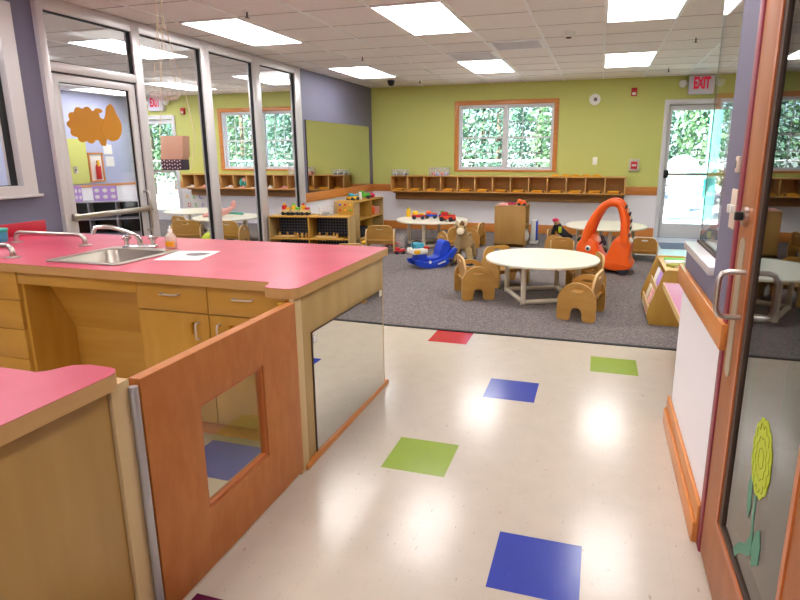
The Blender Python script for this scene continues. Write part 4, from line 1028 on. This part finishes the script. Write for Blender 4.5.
for k, (cn, m) in enumerate(bk):
    row = k//3
    y = 5.11+.21*(k % 3); x, z = ((.49, .045), (.55, .205))[row]
    b = thing('picture_book', f'{cn} picture book in the {("lower", "upper")[row]} tier of the book rack, {ords[k % 3]} from the near end', 'book', (x, y, z), 0, 'picture books in the rack')
    R = Matrix.Rotation(.28, 3, 'Y')
    c = MB().box((0, -.085, 0), (.018, .085, .19), .003, rot=R).build('cover', m, b)
    MB().box((.003, -.08, .006), (.015, .087, .186), 0, rot=R).build('pages', CREAM, b)
for k, (y, m, cn) in enumerate(((5.55, GREEN, 'green'), (5.42, PAPER, 'white'), (5.28, mat('olive', (150, 150, 40), .5), 'olive'))):
    b = thing('picture_book', f'{cn} book lying flat on top of the book rack', 'book', (.70, y, .464), .3*k)
    MB().box((-.085, -.05, 0), (.085, .05, .022), .003).build('cover', m, b); MB().box((-.08, -.052, .003), (.087, .045, .019)).build('pages', CREAM, b)
o = thing('side_table', 'low pink-topped table partly hidden behind the end of the half wall', 'table', (.505, 3.45, 0))
MB().box((0, 0, .472), (.5, 1.0, .49), .003).build('tabletop', mat('pale_pink_laminate', (206, 128, 164), .4), o)
MB().prism(rect(-.006, -.006, .506, 1.006), 2, .45, .4915, [rect(0, 0, .5, 1.0)]).build('edge_band', BEECH_E, o)
for x, y in ((.2, .04), (.46, .04), (.2, .96), (.46, .96)): MB().box((x-.02, y-.02, 0), (x+.02, y+.02, .472)).build('leg', BEECH, o)

# ------------------------------------------------------------------ neighbouring room
o = thing('letter_poster', 'white poster with coloured letters on the wall behind the partition', 'poster', (-8.52, YB-.004, .06))
MB().box((0, -.004, 0), (.55, 0, .58)).build('sheet', PAPER, o)
for k, (ch, m) in enumerate(zip('ABCDEFG', (YELLOW, GREEN, BLUE, RED, GREEN, mat('soft_blue', (120, 140, 210), .5), RED))):
    text_mesh(ch, .13, 'letter', m, o, Matrix.Translation((.1+.17*(k % 3)+.04*(k//3 % 2), -.006, .47-.18*(k//3))) @ Matrix.Rotation(PI/2, 4, 'X'), .001)
o = thing('rag_doll', 'pink rag doll lying on the table behind the partition', 'doll', (-5.95, 8.15, .412), .3)
MB().tube([(-.22, -.05, .03), (-.12, -.02, .05), (.0, 0, .06), (.12, .02, .09), (.2, .03, .15)], [.03, .05, .06, .05, .03], 10).build('body', PINKF, o)
MB().ball((.22, .03, .2), (.045, .045, .06)).build('head', PINKF, o)
MB().tube([(.0, .03, .05), (.15, .14, .04), (.34, .12, .03)], .02, 8).build('sleeve', TEAL, o); MB().tube([(-.1, -.06, .03), (-.25, -.13, .03)], .025, 8).build('arm', PINKF, o)
o = thing('lime_bag', 'lime green round bag on the floor behind the partition', 'bag', (-5.65, 7.45, .006))
MB().ball((0, 0, .12), (.15, .12, .13)).build('bag', LIME, o); MB().tube([(-.04, 0, .23), (-.03, 0, .29), (.03, 0, .29), (.04, 0, .23)], .01, 8).build('handle', WHITE, o)
o = thing('toy_bucket', 'grey and green bucket on the floor under the doll table', 'bucket', (-5.85, 8.2, .006))
MB().lathe([(.08, 0), (.1, .16), (.105, .17)]).build('bucket', GREY, o); MB().ball((0, 0, .19), (.14, .1, .06)).build('contents', GREEN, o)
X = -9.75
single(MB().box((X, 8.72, .86), (X+.02, 9.24, 1.72)), 'wall_board', GREENW, 'green board on the purple wall behind the partition door', 'board')
o = thing('extinguisher_cabinet', 'wood-framed white recess with a fire extinguisher behind the partition door', 'cabinet', (X, 9.26, .88))
MB().prism(rect(0, 0, .36, .58), 0, 0, .03, [rect(.03, .03, .33, .55)]).build('frame', RAIL, o); MB().box((.0, .03, .03), (.008, .33, .55)).build('panel', PAPER, o)
o = thing('fire_extinguisher', 'red fire extinguisher with yellow tag behind the partition door', 'fire extinguisher', (X+.06, 9.44, .93))
MB().lathe([(.045, 0), (.05, .01), (.05, .25), (.03, .3), (.015, .32)]).build('cylinder', RED, o); MB().box((-.02, -.02, .32), (.03, .02, .37), .006).build('valve', BLACK, o); MB().box((.03, -.05, .26), (.05, .0, .38), .004).build('tag', YELLOW, o)
for k, (y, z) in enumerate(((9.68, 1.42), (9.70, 1.18))):
    single(MB().box((X, y, z), (X+.006, y+.22, z+.2)), 'wall_notice', PAPER, f'white paper notice on the purple wall behind the door, {("upper", "lower")[k]} of two', 'paper')
o = thing('light_switch', 'steel switch plate on the green board behind the partition door', 'switch', (X+.02, 8.93, 1.13))
MB().box((0, -.05, -.065), (.008, .05, .065), .003).build('plate', STEEL, o); MB().box((.006, -.012, -.02), (.016, .012, .02), .003).build('toggle', GREY, o)
o = thing('dark_shelf', 'low grey-topped shelf with dark openings behind the partition door', 'shelf', (-8.75, 7.6, .006), math.radians(35))
open_cabinet(o, 1.3, .4, .62, 3, (.3,), wood=mat('grey_laminate', (150, 146, 156), .5), back=BLACK)
A2 = Matrix.Translation((-8.75, 7.6, .006)) @ Matrix.Rotation(math.radians(35), 4, 'Z')
for k, x in enumerate((.15, .5)):
    o = thing('poster_card', f'purple printed card standing on the dark-opening shelf, {("left", "right")[k]} of two', 'card', tuple(A2 @ Vector((x, .2, .62))), math.radians(35))
    MB().box((0, -.004, 0), ((.18, .38)[k], .004, .26)).build('card', PURPLEP, o)
    mb = MB()
    for i in range(3):
        for j in range(2): mb.ball(((.18, .38)[k]*(i+.5)/3, -.006, .07+.11*j), ((.18, .38)[k]*.11, .002, .035), 10)
    mb.build('print', PAPER, o)

# ------------------------------------------------------------------ outdoors
struct(MB().box((-30, YB+.16, -.12), (30, 60, -.02)), 'ground_outside', GROUND_O, smooth=False)
def tree(x, y, h, r, m, label, n=1900):
    o = thing('leafy_tree', label, 'tree', (x, y, -.02), 0, 'trees outside the windows')
    MB().tube([(0, 0, 0), (.05, .05, h*.4), (0, .1, h*.75)], [.10, .08, .04], 8).build('trunk', BARK, o)
    mb = MB()
    for k in range(n):
        a, b = rnd.uniform(0, 2*PI), math.acos(rnd.uniform(-1, 1)); q = rnd.uniform(.4, 1)**.6
        c = Vector((r*q*math.sin(b)*math.cos(a), r*q*math.sin(b)*math.sin(a), h*.53+h*.47*q*math.cos(b)))
        u = Vector((rnd.gauss(0, 1), rnd.gauss(0, 1), rnd.gauss(0, 1))).normalized(); v = u.orthogonal().normalized(); w_ = u.cross(v); s = rnd.uniform(.05, .11)
        mb.quad(c-v*s, c-w_*s*.6, c+v*s, c+w_*s*.6)
    mb.build('crown', m, o, smooth=False, norm=False)
k = 0
for y, xs, l in ((17.6, (-4.9, -3.0, -1.1, 1.0, 2.9, 4.8), 'front row beyond the fence'), (20, (-5.9, -3.95, -2.0, -.05, 1.9, 3.85, 5.8), 'back row beyond the fence')):
    for i, x in enumerate(xs): tree(x, y+.2*(i % 2), 4.0+.6*(i % 3), 1.0, (LEAF, LEAF2)[(i+k) % 2], f'leafy tree in the {l}, {ords[i]} from the left outside our room')
    k += 1
for y, xs, l in ((17.6, (-15.6, -13.7, -11.8, -9.9, -8.0), 'front row'), (20, (-16.6, -14.6, -12.6, -10.6, -8.6), 'back row')):
    for i, x in enumerate(xs): tree(x, y+.2*(i % 2), 4.0+.6*(i % 3), 1.0, (LEAF, LEAF2)[(i+k) % 2], f'leafy tree in the {l}, {ords[i]} from the left outside the neighbour windows')
    k += 1
o = thing('play_tower', 'turquoise and white play tower outside the exit door', 'playground tower', (2.25, 13.6, -.02))
MB().cyl((0, 0, 0), (0, 0, 3.1), .12).build('post', TURQ, o); MB().cyl((1.1, 0, 0), (1.1, 0, 3.1), .15).build('post', TURQ, o)
MB().box((0, -.3, 1.1), (1.1, .8, 1.2)).build('deck', WHITE, o)
MB().prism([(-.85, .15), (-.75, .1), (.02, 1.1), (.02, 1.25), (-.1, 1.2)], 1, -.35, .3, (), .03).build('slide', mat('pale_turquoise', (150, 226, 220), .4), o)
o = thing('climbing_dome', 'pale turquoise play dome outside the exit door at its left', 'playground toy', (1.9, 15.3, -.02))
MB().ball((0, 0, .95), (.42, .3, .42)).build('dome', mat('pale_turquoise', (150, 226, 220), .4), o); MB().cyl((0, 0, 0), (0, 0, .9), .25).build('base', WHITE, o)
o = thing('chain_fence', 'grey wire fence across the play yard', 'fence', (0, 16.4, -.02))
mb = MB()
for k in range(150): x = -20+k*.24; mb.tube([(x, 0, 0), (x+.9, 0, 1.2)], .006, 3); mb.tube([(x, 0, 1.2), (x+.9, 0, 0)], .006, 3)
mb.build('wire_mesh', GALV, o)
MB().cyl((-20, 0, 1.22), (16, 0, 1.22), .022, n=8).build('top_rail', GALV, o)
for k in range(13): MB().cyl((-20+3*k, 0, 0), (-20+3*k, 0, 1.25), .03, n=10).build('post', GALV, o)

# ------------------------------------------------------------------ light, camera, view
W_ = bpy.data.worlds.new('World'); S.world = W_; W_.use_nodes = True
bg = W_.node_tree.nodes['Background']
sky = W_.node_tree.nodes.new('ShaderNodeTexSky'); sky.sky_type = 'PREETHAM' if False else 'HOSEK_WILKIE'
sky.sun_direction = Vector((-.3, -.7, .75)).normalized(); sky.turbidity = 3
W_.node_tree.links.new(sky.outputs[0], bg.inputs[0]); bg.inputs[1].default_value = 10
L = bpy.data.lights.new('sun', 'SUN'); L.energy = 22; L.angle = .01; L.color = (1, .96, .9)
so = bpy.data.objects.new('sun', L); COL.objects.link(so); so.rotation_euler = Vector((.3, .7, -.8)).to_track_quat('-Z', 'Y').to_euler()

cam = bpy.data.cameras.new('camera'); co = bpy.data.objects.new('camera', cam); COL.objects.link(co)
f_px, cx, cy = 574.5, 419.5, 286.3
cam.sensor_width = 36; cam.lens = f_px/800*36
cam.shift_x = (400-cx)/800; cam.shift_y = -(300-cy)/800
yaw, pit_, rol = .2985, .2285, -.0048
sy, cyw, sp, cp = math.sin(yaw), math.cos(yaw), math.sin(pit_), math.cos(pit_)
fw = Vector((-sy*cp, cyw*cp, -sp)); rt = Vector((cyw, sy, 0)); up = rt.cross(fw)
r2 = math.cos(rol)*rt+math.sin(rol)*up; u2 = -math.sin(rol)*rt+math.cos(rol)*up
M = Matrix(((r2.x, u2.x, -fw.x, 0), (r2.y, u2.y, -fw.y, 0), (r2.z, u2.z, -fw.z, 1.427), (0, 0, 0, 1)))
co.matrix_world = M; cam.clip_start = .05
S.camera = co
S.view_settings.view_transform = 'Standard'; S.view_settings.look = 'None'; S.view_settings.gamma = 1; S.view_settings.exposure = .58
try: S.view_settings.use_curve_mapping = False
except Exception: pass
S.cycles.max_bounces = 10; S.cycles.transparent_max_bounces = 24; S.cycles.use_denoising = True
S.cycles.sample_clamp_indirect = 6; S.cycles.caustics_reflective = False; S.cycles.caustics_refractive = False
